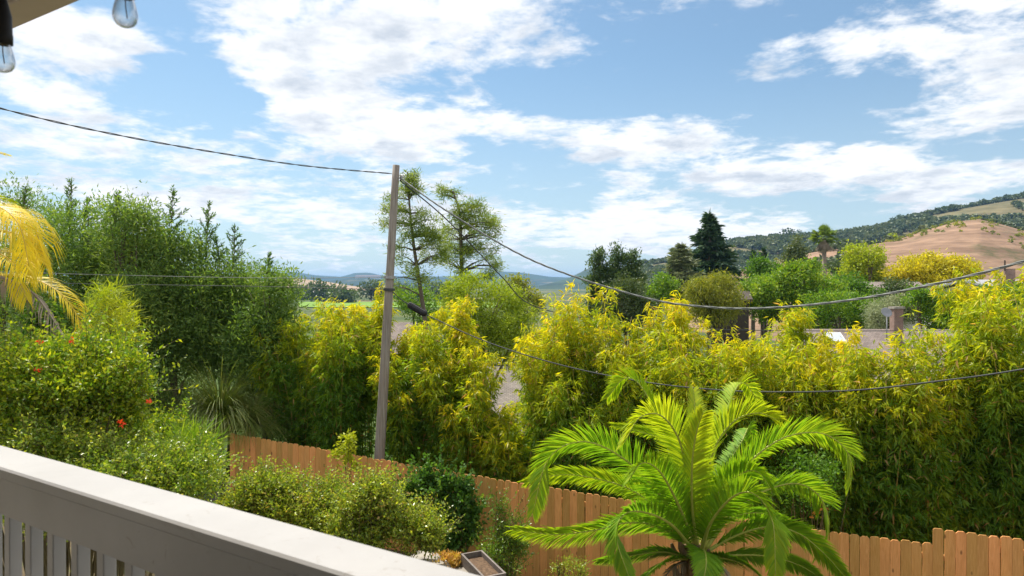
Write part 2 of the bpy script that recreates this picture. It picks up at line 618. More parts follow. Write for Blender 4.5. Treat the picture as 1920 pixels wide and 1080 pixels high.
def ground_mat():
    m, t, b, out = new_mat('garden_ground')
    geo = t.n('ShaderNodeNewGeometry')
    p = geo.outputs['Position']
    n1 = t.noise(p, .35, 6, .6)
    n2 = t.noise(p, 4.0, 6, .65)
    near = t.ramp(n2, [(.3, (0.07, 0.055, 0.035)), (.5, (0.13, 0.10, 0.06)), (.7, (0.10, 0.13, 0.04))])
    n3 = t.noise(p, .012, 6, .6)
    far = t.ramp(n3, [(.35, (0.04, 0.07, 0.025)), (.52, (0.09, 0.11, 0.04)), (.66, (0.22, 0.17, 0.10))])
    sp = t.n('ShaderNodeSeparateXYZ')
    t.link(p, sp.inputs[0])
    k = t.smooth(sp.outputs[1], 40, 140)
    lawn = t.ramp(n2, [(.3, (0.04, 0.065, 0.02)), (.7, (0.10, 0.15, 0.035))])
    near = t.mix(t.smooth(sp.outputs[1], 15, 20), near, lawn)
    t.link(t.mix(k, near, far), b.inputs['Base Color'])
    b.inputs['Roughness'].default_value = .95
    b.inputs['Specular IOR Level'].default_value = .1
    t.link(t.bump(n2, .6, .05), b.inputs['Normal'])


ground_mat()


def hill_mat(name, a, bcol, c, scale, lo=.4, hi=.62):
    m, t, b, out = new_mat(name)
    geo = t.n('ShaderNodeNewGeometry')
    p = geo.outputs['Position']
    n1 = t.noise(t.scalevec(p, (1, 1, 2.2)), scale, 7, .62, .4)
    n2 = t.noise(t.scalevec(p, (1, 1, 4)), scale * 5, 6, .62)
    col = t.ramp(n2, [(.3, a), (.7, bcol)])
    n3 = t.noise(t.scalevec(p, (.25, .25, 9)), scale * 3, 5, .6, .6)
    col = t.mix(1.0, col, t.ramp(n3, [(.35, (.72, .70, .70)), (.65, (1.2, 1.2, 1.2))]), 'MULTIPLY')
    brush = t.math('MULTIPLY', t.smooth(n1, lo, hi), t.smooth(n2, .40, .58))
    col = t.mix(brush, col, c)
    t.link(col, b.inputs['Base Color'])
    b.inputs['Roughness'].default_value = .95
    b.inputs['Specular IOR Level'].default_value = .05
    t.link(t.bump(n2, .5, .5), b.inputs['Normal'])


hill_mat('dry_grass', (0.19, 0.125, 0.085), (0.34, 0.225, 0.15), (0.11, 0.10, 0.05), .02, .46, .60)
hill_mat('wooded_ground', (0.10, 0.10, 0.05), (0.20, 0.17, 0.09), (0.26, 0.20, 0.12), .012, .5, .7)
hill_mat('far_wood', (0.035, 0.06, 0.03), (0.06, 0.085, 0.04), (0.20, 0.16, 0.09), .0022, .56, .72)
hill_mat('far_pasture', (0.36, 0.26, 0.16), (0.48, 0.35, 0.22), (0.06, 0.08, 0.035), .004, .58, .72)


# ------------------------------------------------------------------ ground
FP = Vector((-4.9, 14.6, 0))           # a point on the fence line
FD = Vector((0.936, -0.352, 0)).normalized()
FN = Vector((-0.352, -0.936, 0)).normalized()   # towards the house


def fence_base(t):
    return float(np.interp(t, [-12, -1.6, 6, 11, 20], [1.6, 0.80, 0.34, 0.13, 0.05]))


def ground(X, Y):
    rx, ry = X - FP.x, Y - FP.y
    t = rx * FD.x + ry * FD.y
    d = rx * FN.x + ry * FN.y
    z = float(np.interp(t, [-40, -12, -1.6, 6, 11, 60], [4.0, 1.6, 0.80, 0.34, 0.13, 0.4]))
    if d >= 0:
        z += 0.22 * min(d, 16)
    else:
        q = -d
        z -= 5.0 * (1 - math.exp(-q / 38)) + 4.5 * (1 - math.exp(-q / 200))
        z += 0.8 * (1 - math.exp(-q / 3)) * math.exp(-q / 30)
    return z


def build_ground():
    rad = [0.0] + list(np.geomspace(0.8, 14000, 120))
    na = 200
    V = []
    for r in rad:
        for k in range(na):
            a = 2 * math.pi * k / na
            x, y = r * math.sin(a), r * math.cos(a)
            V.append((x, y, ground(x, y) + (0.03 * math.sin(x * 2.1) * math.sin(y * 1.7) if 3 < r < 40 else 0)))
    V = np.array(V)
    Q = []
    for i in range(len(rad) - 1):
        for k in range(na):
            k2 = (k + 1) % na
            Q.append((i * na + k, (i + 1) * na + k, (i + 1) * na + k2, i * na + k2))
    o = fast_mesh('ground', V, np.array(Q)[:, ::-1], M['garden_ground'], smooth=True)
    tag(o, kind='structure')


build_ground()


class Hill:
    def __init__(self, name, crest, D, wf, wb, mat, rough=0.0, nscale=60., nu=140, nv=50, pw=1.0):
        self.x = [(c[0] - 960) / F for c in crest]
        self.t = [(HOR - c[1]) / F for c in crest]
        self.D, self.wf, self.wb, self.rough, self.ns, self.pw = D, wf, wb, rough, nscale, pw
        us = np.linspace(self.x[0], self.x[-1], nu)
        vs = np.linspace(D - wf, D + wb, nv)
        V = [(u * y, y, self.z(u * y, y)) for y in vs for u in us]
        Q = [(j * nu + i, j * nu + i + 1, (j + 1) * nu + i + 1, (j + 1) * nu + i) for j in range(nv - 1) for i in range(nu - 1)]
        o = fast_mesh(name, np.array(V), np.array(Q), mat, smooth=True)
        tag(o, kind='structure')

    def z(self, X, Y):
        g = ground(X, Y) - 3.0
        zc = CAMZ + float(np.interp(X / Y, self.x, self.t)) * self.D
        s = (Y - self.D) / (self.wf if Y < self.D else self.wb)
        p = max(0.0, 1 - abs(s)) ** self.pw
        p = p * p * (3 - 2 * p)
        n = self.rough * (math.sin(X / self.ns + 1.3 * math.sin(Y / self.ns * .7)) + .5 * math.sin(X / self.ns * 2.3 + 4 + Y / self.ns * 1.9)) * p * (1 - p) * 2
        return g + max(0.0, zc - g) * p + n


golden = Hill('golden_hill', [(1290, 548), (1340, 530), (1400, 505), (1480, 482), (1560, 468), (1620, 462), (1680, 452), (1730, 436), (1790, 419), (1835, 414),
                              (1880, 424), (1960, 446), (2060, 470), (2300, 500)], 330, 210, 260, M['dry_grass'], 1.6, 30)
ridge = Hill('wooded_ridge', [(1120, 530), (1170, 512), (1210, 500), (1280, 487), (1330, 470), (1380, 456), (1480, 450), (1550, 447), (1640, 434), (1700, 416), (1800, 395),
                              (1920, 374), (2100, 350), (2400, 360), (2700, 420)], 760, 380, 500, M['wooded_ground'], 5, 60)
near_far = Hill('brown_foothill', [(330, 545), (430, 534), (520, 525), (560, 522), (610, 528), (660, 536), (740, 545), (800, 560)], 1700, 450, 600, M['far_pasture'], 3, 160)
Hill('distant_hill', [(-400, 520), (0, 516), (300, 520), (440, 518), (520, 514), (548, 509), (590, 516), (640, 519), (665, 512), (690, 511), (720, 517), (800, 519), (880, 517), (935, 509), (975, 511),
                      (1030, 519), (1080, 521), (1160, 524), (1300, 528), (1500, 530), (2000, 530)], 4600, 1500, 2500, M['far_wood'], 14, 380, nu=260)
Hill('blue_shoulder_hill', [(1010, 536), (1060, 524), (1090, 510), (1105, 502), (1140, 505), (1200, 512), (1300, 525)], 2600, 700, 900, M['far_wood'], 6, 200)
Hill('distant_headland', [(400, 536), (500, 530), (600, 527), (680, 521), (705, 522), (760, 530), (900, 533), (960, 536)], 3000, 500, 700, M['far_wood'], 6, 200)
fld = MB()
fp = [px_at(560, 0, 300), px_at(960, 0, 300), px_at(960, 0, 420), px_at(560, 0, 420)]
for p in fp:
    p.z = ground(p.x, p.y) + 0.35
fld.quad(*fp)
tag(fld.build('field', M['field_grass']), kind='structure')

# ------------------------------------------------------------------ deck, porch and railing
U = Vector((-0.855, 0.518, 0)).normalized()
NN = Vector((0.518, 0.855, 0)).normalized()
ZU = Vector((0, 0, 1))


def un(u, n, z):
    return U * u + NN * n + ZU * z


DECK_Z = CAMZ - 1.65
dk = empty('deck', un(0.5, 0, DECK_Z - 0.04), 'timber porch deck under the camera, behind the white railing', 'deck')
for k in range(20):
    n0 = -1.55 + k * 0.14
    MB().box(un(0.6, n0, DECK_Z - 0.02), U * 4.6, NN * 0.067, ZU * 0.018).build('plank', M['deck_boards'], dk)
MB().box(un(0.6, 1.19, DECK_Z - 0.16), U * 4.6, NN * 0.02, ZU * 0.16).build('fascia_board', M['tan_paint'], dk)
for u in (-3.6, 0.6, 4.9):
    b0 = un(u, 1.05, 0)
    gz = ground(b0.x, b0.y) - 0.2
    MB().box(Vector((b0.x, b0.y, (gz + DECK_Z - 0.041) / 2)), U * 0.07, NN * 0.07, ZU * ((DECK_Z - 0.041 - gz) / 2)).build('post', M['tan_paint'], dk)

rl = empty('deck_railing', un(0.6, 1.03, DECK_Z), 'white painted porch railing with wide flat cap and square balusters', 'railing')
RT = CAMZ - 0.58
MB().box(un(0.6, 1.0385, RT - 0.019), U * 4.55, NN * 0.0705, ZU * 0.019, 0.006).build('cap', M['white_paint'], rl)
MB().box(un(0.6, 1.000, RT - 0.0395 - 0.06), U * 4.55, NN * 0.019, ZU * 0.060, 0.003).build('top_rail', M['white_paint'], rl)
MB().box(un(0.6, 1.000, DECK_Z + 0.12), U * 4.55, NN * 0.019, ZU * 0.045, 0.003).build('bottom_rail', M['white_paint'], rl)
bal = None
for k in range(-16, 48):
    u = 2.56 + 0.019 - k * 0.1445
    if u < -3.8 or u > 5.0:
        continue
    c = un(u, 1.0395, (RT - 0.040 + DECK_Z + 0.04) / 2)
    if bal is None:
        bal = MB().box(c, ZU * ((RT - 0.042 - DECK_Z - 0.04) / 2), U * 0.019, NN * 0.019, 0.003).build('baluster', M['white_paint'], rl, loc=c)
    else:
        o = bal.copy()
        COL.objects.link(o)
        o.location = c - rl.location
for u in (-3.88, 5.08):
    MB().box(un(u, 1.03, (RT + 0.06 + DECK_Z) / 2), U * 0.06, NN * 0.06, ZU * ((RT + 0.06 - DECK_Z) / 2), ).build('post', M['white_paint'], rl)

BZ = CAMZ + 0.86
pr = empty('porch_roof', un(0.6, 1.0, BZ), 'tan porch roof beam and brown soffit overhead', 'porch roof')
MB().box(un(0.6, 1.0, BZ + 0.12), U * 4.8, NN * 0.05, ZU * 0.12, 0.004).build('beam', M['tan_paint'], pr)
sl = MB()
v = [un(-4.2, 1.35, BZ + 0.26), un(5.4, 1.35, BZ + 0.26), un(5.4, -1.8, BZ + 0.75), un(-4.2, -1.8, BZ + 0.75)]
sl.v = [x for x in v] + [x + ZU * 0.06 for x in v]
sl.f = [(0, 1, 2, 3), (7, 6, 5, 4), (0, 4, 5, 1), (1, 5, 6, 2), (2, 6, 7, 3), (3, 7, 4, 0)]
sl.build('soffit', M['soffit_brown'], pr)
for u in (-4.0, 5.3):
    MB().box(un(u, 1.0, (BZ + DECK_Z) / 2), U * 0.045, NN * 0.045, ZU * ((BZ - DECK_Z) / 2 - 0.002)).build('post', M['tan_paint'], pr)
hw = empty('house', un(0.6, -1.9, DECK_Z), 'cream house wall behind the porch', 'house')
MB().box(un(0.6, -1.9, DECK_Z + 0.2), U * 5.5, NN * 0.1, ZU * 3.2).build('wall', M['cream_wall'], hw)

# string lights
sb = [px_at(236, 20, 1.31), px_at(6, 106, 1.40)]
step_ = sb[1] - sb[0]
st = empty('string_lights', sb[0] + ZU * 0.14, 'black string lights with clear teardrop bulbs hanging below the porch beam', 'string lights')
cord_pts = []
for k in range(-6, 8):
    p = sb[0] + step_ * k
    p = p + ZU * (0.125 + 0.012 * (k - 0.5) ** 2 * 0.5)
    cord_pts.append(p)
MB().tube(spline(cord_pts, 90), 0.0035, 6).build('cord', M['black_rubber'], st, True)
gm, gt, gb, go_ = new_mat('bulb_glass')
gtr = gt.n('ShaderNodeBsdfTransparent')
gtr.inputs['Color'].default_value = (0.93, 0.94, 0.94, 1)
ggl = gt.n('ShaderNodeBsdfGlossy')
ggl.inputs['Roughness'].default_value = 0.04
gfr = gt.n('ShaderNodeLayerWeight')
gfr.inputs['Blend'].default_value = 0.35
gmx = gt.n('ShaderNodeMixShader')
gt.link(gt.math('MULTIPLY', gfr.outputs['Facing'], 0.8), gmx.inputs[0])
gt.link(gtr.outputs[0], gmx.inputs[1])
gt.link(ggl.outputs[0], gmx.inputs[2])
gt.link(gmx.outputs[0], go_.inputs[0])
for k, (c, zz) in enumerate(((sb[0], 0), (sb[1], 0), (sb[0] - step_, 0.03), (sb[1] + step_, 0.03))):
    c = c + ZU * zz
    so = MB().lathe(c, [(0.004, 0.135), (0.008, 0.12), (0.013, 0.10), (0.0165, 0.085), (0.0175, 0.05), (0.0185, 0.045), (0.0185, 0.026), (0.0, 0.026)], 18).build('socket', M['black_rubber'], st, True)
    prof = [(0.0145, 0.027), (0.0165, 0.018), (0.0200, 0.006), (0.0222, -0.006), (0.0224, -0.014), (0.0205, -0.022), (0.016, -0.0285), (0.009, -0.0325), (0.0005, -0.034)]
    inner = [(max(r - 0.0008, 0.0002), z + 0.0008 if z < -0.02 else z) for r, z in prof][::-1]
    MB().lathe(c, prof + inner, 28).build('bulb', gm, so, True)
    MB().tube([c + Vector((0, 0, 0.026)), c + Vector((0.001, 0, 0.005)), c + Vector((0.004, 0, -0.016))], 0.0011, 5).build('filament', M['gold_filament'], so)

# ------------------------------------------------------------------ fence
def fence_pt(t, d=0.0):
    return FP + FD * t + FN * d


def fence_top(t):
    if t < 12.24:
        return CAMZ - float(np.interp(t, [-3, -1.61, 0.7, 2.3, 5.57, 6.7, 10.77, 12.3], [3.28, 3.36, 3.50, 3.60, 3.78, 3.82, 4.0, 4.0]))
    return CAMZ - float(np.interp(t, [12.24, 13.4, 18], [3.765, 3.77, 3.85]))


PW = 0.14


def picket_mesh(h, earw=0.028, width=PW, name='picket', mat='cedar'):
    hw_ = width / 2
    th = 0.016
    prof = [(-hw_, 0), (hw_, 0), (hw_, h - earw), (hw_ - earw, h), (-hw_ + earw, h), (-hw_, h - earw)]
    V = []
    for s in (1, -1):
        for (a, z) in prof:
            p = FD * a + FN * (s * th / 2)
            V.append((p.x, p.y, z))
    n = len(prof)
    Fc = [tuple(range(n))[::-1], tuple(range(n, 2 * n))]
    for k in range(n):
        k2 = (k + 1) % n
        Fc.append((k, k2, n + k2, n + k))
    me = bpy.data.meshes.new(name)
    me.from_pydata(V, [], Fc)
    me.materials.append(M[mat])
    me.update()
    return me


fe = empty('cedar_fence', fence_pt(5) + ZU * fence_base(5), 'new orange cedar dog-ear board fence stepping down across the garden', 'fence')
pm = [picket_mesh(1.86), picket_mesh(1.86, .034), picket_mesh(1.86, .024)]
t = -1.55
k = 0
while t < 16.5:
    o = bpy.data.objects.new('picket', pm[k % 3])
    COL.objects.link(o)
    o.parent = fe
    p = fence_pt(t + random.uniform(-.002, .002), random.uniform(-.003, .003))
    p.z = fence_top(t) - 1.86 + random.uniform(-.012, .012)
    o.location = p - fe.location
    o.rotation_euler = (0, random.uniform(-.004, .004), 0)
    t += PW + 0.0055
    k += 1
for tp in np.arange(-1.5, 16.6, 2.42):
    p = fence_pt(tp, -0.085)
    z0, z1 = ground(p.x, p.y) - 0.3, fence_top(tp) - 0.05
    MB().box(Vector((p.x, p.y, (z0 + z1) / 2)), FD * 0.045, FN * 0.045, ZU * ((z1 - z0) / 2)).build('post', M['cedar'], fe)
for dzr in (0.3, 1.0, 1.65):
    for tp in np.arange(-1.5, 14.0, 2.42):
        a, b_ = fence_pt(tp, -0.03), fence_pt(tp + 2.41, -0.03)
        a.z, b_.z = fence_top(min(tp, 12.2 if tp < 12.2 else tp)) - 1.86 + dzr, fence_top(tp + 2.41 if not (tp < 12.24 < tp + 2.41) else 12.2) - 1.86 + dzr
        ax = (b_ - a) / 2
        MB().box((a + b_) / 2, ax, FN * 0.019, ZU * 0.044).build('rail', M['cedar'], fe)

og = empty('weathered_fence', fence_pt(-3) + ZU * fence_base(-3), 'old grey weathered board fence left of the new cedar fence', 'fence')
gp = picket_mesh(1.85, .02, .135, 'board', 'grey_wood')
t = -1.98
k = 0
while t > -6.5:
    o = bpy.data.objects.new('board', gp)
    COL.objects.link(o)
    o.parent = og
    p = fence_pt(t, -0.02 + random.uniform(-.01, .01))
    p.z = CAMZ - 3.33 + (-1.98 - t) * 0.1 - 1.85 + random.uniform(-.035, .03)
    o.location = p - og.location
    o.rotation_euler = (0, random.uniform(-.012, .012), 0)
    t -= 0.143
    k += 1
for dzr in (0.4, 1.5):
    a, b_ = fence_pt(-1.9, -0.06), fence_pt(-6.6, -0.06)
    a.z = CAMZ - 3.33 - 1.85 + dzr
    b_.z = a.z + 0.47
    MB().box((a + b_) / 2, (b_ - a) / 2, FN * 0.019, ZU * 0.044).build('rail', M['grey_wood'], og)


# ------------------------------------------------------------------ vegetation generators
def rand_dirs(n):
    return unit(RNG.normal(size=(n, 3)))


def crown_points(blobs, n, k, sig, shell=(0.5, 1.0), flat=0.0):
    """leaf positions in clumps through the blobs; returns points, outward directions, clump value"""
    wts = np.array([b[1][0] * b[1][2] for b in blobs]) ** 0.9
    wts = wts / wts.sum()
    P, D, H = [], [], []
    nc = max(1, n // k)
    which = RNG.choice(len(blobs), size=nc, p=wts)
    dirs = rand_dirs(nc)
    fr = RNG.uniform(shell[0] ** 3, shell[1] ** 3, nc) ** (1 / 3)
    # lobes: radius swells and shrinks with direction
    C = np.array([tuple(b[0]) for b in blobs])[which]
    R = np.array([b[1] for b in blobs])[which]
    lob = 1 + 0.16 * np.sin(dirs[:, 0] * 7 + which) * np.sin(dirs[:, 2] * 6 + which * 2.0) + 0.1 * np.sin(dirs[:, 1] * 9 + which)
    cc = C + dirs * R * (fr * lob)[:, None]
    ch = RNG.uniform(0, 1, nc)
    pts = np.repeat(cc, k, axis=0) + RNG.normal(size=(nc * k, 3)) * sig * np.array([1, 1, 0.75])
    out = np.repeat(dirs, k, axis=0)
    return pts, out, np.repeat(ch, k)


def limb_mesh(base, blobs, r0, seed=0, n=6, lean=(0, 0)):
    """tapered trunk with limbs running up into each blob"""
    rnd = random.Random(seed)
    mb = MB()
    base = Vector(base)
    top = max(b[0][2] for b in blobs)
    cx = sum(b[0][0] for b in blobs) / len(blobs)
    cy = sum(b[0][1] for b in blobs) / len(blobs)
    H = top - base.z
    fork = base + Vector(((cx - base.x) * .5, (cy - base.y) * .5, H * 0.42))
    head = Vector((cx, cy, base.z + H * 0.92))
    pts = spline([base - ZU * 0.3, base + (fork - base) * .5 + Vector((rnd.uniform(-.05, .05) * H, 0, 0)), fork, fork + (head - fork) * .5, head], 12)
    mb.tube(pts, list(np.linspace(r0 * 1.15, r0 * .18, 12)), n)
    for b in blobs:
        c = Vector(b[0])
        s = fork + (head - fork) * rnd.uniform(-.35, .3)
        m_ = (s + c) / 2 + Vector((rnd.uniform(-.1, .1), rnd.uniform(-.1, .1), .06)) * H * .5
        e = c + (c - s).normalized() * b[1][2] * .55
        mb.tube(spline([s, m_, c, e], 8), list(np.linspace(r0 * .45, r0 * .06, 8)), 5)
        for q in range(3):
            d = Vector((rnd.uniform(-1, 1), rnd.uniform(-1, 1), rnd.uniform(-.2, 1)))
            e2 = c + Vector((d.x * b[1][0], d.y * b[1][1], d.z * b[1][2])) * .7
            mb.tube([m_, (m_ + e2) / 2 + Vector((0, 0, .05 * H)), e2], [r0 * .22, r0 * .14, r0 * .04], 4)
    return mb


def px_blobs(spec, Y, depth=0.9, jit=0.35, seed=1, lobes=0):
    """(column, row, half width, half height) in the photograph at distance Y -> blobs in metres"""
    rnd = random.Random(seed)
    out = []
    for s in spec:
        px, py, rx, ry = s[:4]
        rx, ry = rx * Y / F, ry * Y / F
        c = px_at(px, py, Y + (s[4] if len(s) > 4 else rnd.uniform(-jit, jit) * rx))
        dr = (rx * .6 + ry * .4) * depth
        out.append(((c.x, c.y, c.z), (rx * (.82 if lobes else 1), dr * (.82 if lobes else 1), ry * (.82 if lobes else 1))))
        for q in range(lobes):
            d = Vector((rnd.gauss(0, 1), rnd.gauss(0, 1), rnd.gauss(.25, 1))).normalized()
            f = rnd.uniform(.2, .42)
            k = rnd.uniform(.66, .92)
            out.append(((c.x + d.x * rx * k, c.y + d.y * dr * k, c.z + d.z * ry * k), (rx * f, dr * f, ry * f)))
    return out


def tree(name, spec, Y, mat, n, label, cat='tree', group=None, leaf=None, lw=0.45, k=16, sig=None, trunk=None, droop=0.0, up=0.0,
         bark='bark', basepx=None, out_w=.55, shell=(.45, 1.0), hue=(0.2, 0.35, 0.35), seed=None, depth=.9, crown_name='crown'):
    seed = seed if seed is not None else random.randint(0, 99999)
    core = px_blobs(spec, Y, depth, seed=seed)
    blobs = px_blobs(spec, Y, depth, seed=seed, lobes=12)
    bx = ((basepx if basepx is not None else sum(s[0] * s[2] for s in spec) / sum(s[2] for s in spec)) - 960) / F * Y
    base = Vector((bx, Y, ground(bx, Y)))
    if golden_on(bx, Y):
        base.z = max(base.z, golden.z(bx, Y))
    root = empty(name, base, label, cat, group)
    top = max(b[0][2] + b[1][2] for b in blobs)
    H = top - base.z
    r0 = trunk if trunk else H * 0.022
    limb_mesh(base, core, r0, seed).build('trunk', M[bark], root, True)
    L = leaf if leaf else max(0.07, Y * 0.0046)
    mean_r = sum(b[1][0] for b in blobs) / len(blobs)
    P, D, ch = crown_points(blobs, n, k, sig if sig else max(L * 1.0, mean_r * 0.16), shell)
    m = len(P)
    dirs = D * out_w + RNG.normal(size=(m, 3)) * .55
    dirs[:, 2] += up - droop
    hv = hue[0] + hue[1] * ch + hue[2] * RNG.uniform(0, 1, m)
    leaves(crown_name, P, dirs, L * RNG.uniform(.65, 1.25, m), L * lw * RNG.uniform(.7, 1.2, m), hv, M[mat], root)
    return root


def golden_on(X, Y):
    return Y > 121 and X / Y > golden.x[0]


def sprig_plumes(spec, Y, n_per):
    """feathery upright shoots standing out of a crown: (base col,row, tip col,row)"""
    P, D = [], []
    lines = []
    for (x0, y0, x1, y1) in spec:
        a, b = px_at(x0, y0, Y), px_at(x1, y1, Y)
        L = (b - a).length
        axis_ = (b - a).normalized()
        lines.append([a, (a + b) / 2 + Vector((random.uniform(-.06, .06), 0, 0)), b])
        tw = [(a, b)]
        for q in range(17):
            s = (q + random.random()) / 18
            st_ = a + (b - a) * s
            an = random.uniform(0, 6.283)
            d = (Vector((math.cos(an), math.sin(an), 0)) * random.uniform(.45, .9) + axis_ * random.uniform(.6, 1.0)).normalized()
            e = st_ + d * L * random.uniform(.28, .52) * (1.08 - s)
            tw.append((st_, e))
            lines.append([st_, (st_ + e) / 2, e])
        for (p, e) in tw:
            ln = (e - p).length
            g = (e - p).normalized()
            m = max(5, int(ln * n_per))
            for q in range(m):
                f = .15 + .85 * q / m
                P.append(tuple(p + (e - p) * f))
                D.append(tuple(g * .8 + Vector((random.gauss(0, .6), random.gauss(0, .6), random.gauss(.1, .5)))))
    return np.array(P), np.array(D), lines


def bamboo(px, top, halfw, Y, ncul, label, leaves_n=9000, slim=False, low=0.0, seed=0, yellow=0.0):
    rnd = random.Random(seed)
    R = halfw * Y / F
    cx = (px - 960) / F * Y
    base = Vector((cx, Y, ground(cx, Y)))
    root = empty('bamboo_clump', base, label, 'bamboo', 'bamboo hedge behind the cedar fence')
    H = CAMZ + (HOR - top) / F * Y - base.z
    mb = MB()
    P, D, Hh = [], [], []
    per = int(leaves_n * 1.7 / ncul / 7)
    for c in range(ncul):
        a = rnd.uniform(0, 2 * math.pi)
        rr = math.sqrt(rnd.random())
        tx, ty = math.cos(a) * rr * R * .92, math.sin(a) * rr * min(R, 1.3) * .9
        edge = rr ** 1.5
        h = H * (rnd.uniform(.90, 1.03) - (0.10 if slim else 0.27) * edge * rnd.uniform(.3, 1.2))
        if c == 0:
            tx, ty, h = tx * .3, ty * .3, H
        b0 = base + Vector((tx * .45, ty * .45, -0.1))
        bow = rnd.uniform(.03, .14) * h
        tip = base + Vector((tx + math.cos(a) * bow, ty + math.sin(a) * bow * .5, h))
        pts = spline([b0, b0 * .5 + tip * .5 + Vector((-math.cos(a) * .05 * h, 0, .05 * h)), tip], 10)
        mb.tube(pts, list(np.linspace(.018, .004, 10)), 5)
        cul_h = rnd.random()
        s = RNG.uniform(low, 1, per) ** .82
        idx = s * 9
        i0 = np.clip(idx.astype(int), 0, 8)
        fr = (idx - i0)[:, None]
        pos = pts[i0] * (1 - fr) + pts[i0 + 1] * fr
        wide = (.52 if not slim else .36) * (1.06 - s * .62)
        ang = RNG.uniform(0, 2 * np.pi, per)
        rad = wide * np.sqrt(RNG.uniform(.05, 1, per))
        off = np.stack([np.cos(ang) * rad, np.sin(ang) * rad, RNG.normal(0, .10, per)], axis=1)
        tw = pos + off
        outd = unit(np.stack([np.cos(ang), np.sin(ang), np.full(per, -.15)], axis=1))
        twh = RNG.uniform(0, 1, per)
        tw7 = np.repeat(tw, 7, axis=0) + RNG.normal(size=(per * 7, 3)) * .03
        dd = np.repeat(outd, 7, axis=0) * .6 + RNG.normal(size=(per * 7, 3)) * .62
        dd[:, 2] -= .42
        P.append(tw7)
        D.append(dd)
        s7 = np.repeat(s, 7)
        young = np.clip((s7 - .66) / .34, 0, 1)  # yellower tips: new growth, with backlit sun glow put into the colour
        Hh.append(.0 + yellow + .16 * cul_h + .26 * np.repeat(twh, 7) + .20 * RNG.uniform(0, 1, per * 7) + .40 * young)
    P, D, Hh = np.vstack(P), np.vstack(D), np.concatenate(Hh)
    tag(mb.build('culms', M['culm'], root, True), kind='stuff')
    n = len(P)
    Hh = np.where(RNG.uniform(0, 1, n) < .03, 1.0, np.minimum(Hh, .95))
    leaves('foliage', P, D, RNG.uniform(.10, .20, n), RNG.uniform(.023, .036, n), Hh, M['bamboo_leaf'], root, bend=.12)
    return root


def frond(parent, ctrl, leaflet, mat, rmat, nl=70, r0=.022, hang=0.0, vee=.55, hue0=.3, start=.10, width=.03, side_mul=1.0, roll=0.0, jit=.07):
    """pinnate palm frond along world control points"""
    pts = spline(ctrl, 40)
    seg = np.linalg.norm(np.diff(pts, axis=0), axis=1)
    cum = np.concatenate([[0], np.cumsum(seg)]) / seg.sum()
    rad = np.interp(np.linspace(0, 1, 40), [0, .12, .5, 1], [r0 * 1.6, r0, r0 * .55, r0 * .15])
    fr = MB().tube(pts, list(rad), 6).build('frond', M[rmat], parent, True)
    ts = np.linspace(start, .995, nl)
    ts = np.repeat(ts, 2)
    sgn = np.tile([1.0, -1.0], nl)
    ts = np.clip(ts + RNG.normal(0, .004, len(ts)), 0, 1)
    P = np.stack([np.interp(ts, cum, pts[:, i]) for i in range(3)], axis=1)
    T = unit(np.stack([np.interp(np.minimum(ts + .03, 1), cum, pts[:, i]) - np.interp(np.maximum(ts - .03, 0), cum, pts[:, i]) for i in range(3)], axis=1))
    chord = pts[-1] - pts[0]
    hor = np.array([chord[0], chord[1], 0.0])
    if np.linalg.norm(hor) < 1e-3:
        hor = np.array([1.0, 0, 0])
    hor /= np.linalg.norm(hor)
    side = np.array([-hor[1], hor[0], 0.0])
    S = np.tile(side, (len(ts), 1))
    S = unit(S - T * np.sum(S * T, axis=1, keepdims=True))
    UPV = np.cross(T, S)
    flip = np.where((UPV @ np.array([-hor[0] * .6, -hor[1] * .6, 1.0])) < 0, -1.0, 1.0)
    UPV = UPV * flip[:, None]
    if roll:
        # the blade twists on its midrib so that one row stands up and the other hangs
        tw = roll * np.interp(ts, [0, .25, 1], [.3, 1, 1])[:, None]
        S, UPV = S * np.cos(tw) + UPV * np.sin(tw), UPV * np.cos(tw) - S * np.sin(tw)
    ln = leaflet * np.interp(ts, [0, .12, .35, .7, .92, 1], [.25, .55, 1, .95, .6, .38]) * RNG.uniform(.9, 1.1, len(ts))
    fwd = np.interp(ts, [0, .5, 1], [.5, .78, 1.35])
    D = unit(T * fwd[:, None] + S * (sgn * side_mul)[:, None] * .8 + UPV * vee + RNG.normal(size=P.shape) * jit)
    Wv = unit(np.cross(D, UPV + S * sgn[:, None] * -.3)) * width * .5
    down = np.zeros_like(D)
    down[:, 2] = -1
    m1 = P + D * (ln * .5)[:, None] + down * (ln * .05 * (1 + hang * 3))[:, None]
    m2 = P + unit(D + down * (.12 + hang))[:, :] * (ln * .97)[:, None] + down * (ln * (.06 + hang * .25))[:, None]
    V = np.stack([P - Wv * .5, P + Wv * .5, m1 + Wv, m1 - Wv, m2], axis=1).reshape(-1, 3)
    i = np.arange(len(ts))[:, None] * 5
    Tt = np.concatenate([i + np.array([[0, 1, 2]]), i + np.array([[0, 2, 3]]), i + np.array([[3, 2, 4]])], axis=1).reshape(-1, 3)
    hv = np.clip(hue0 + .25 * RNG.uniform(-.5, .5, len(ts)) + .25 * ts, 0, 1)
    lf = fast_mesh('leaflets', V, Tt, M[mat], fr, np.repeat(hv, 3))
    tag(lf, kind='stuff')
    return fr


# ------------------------------------------------------------------ young date palm in front of the fence
PY = 8.6


def cp(pts, Y0=PY):
    """control points given on the enlarged photograph of the palm, with a depth offset in metres"""
    return [px_at(960 + x / 2.454, 640 + y / 2.454, Y0 + d) for (x, y, d) in pts]


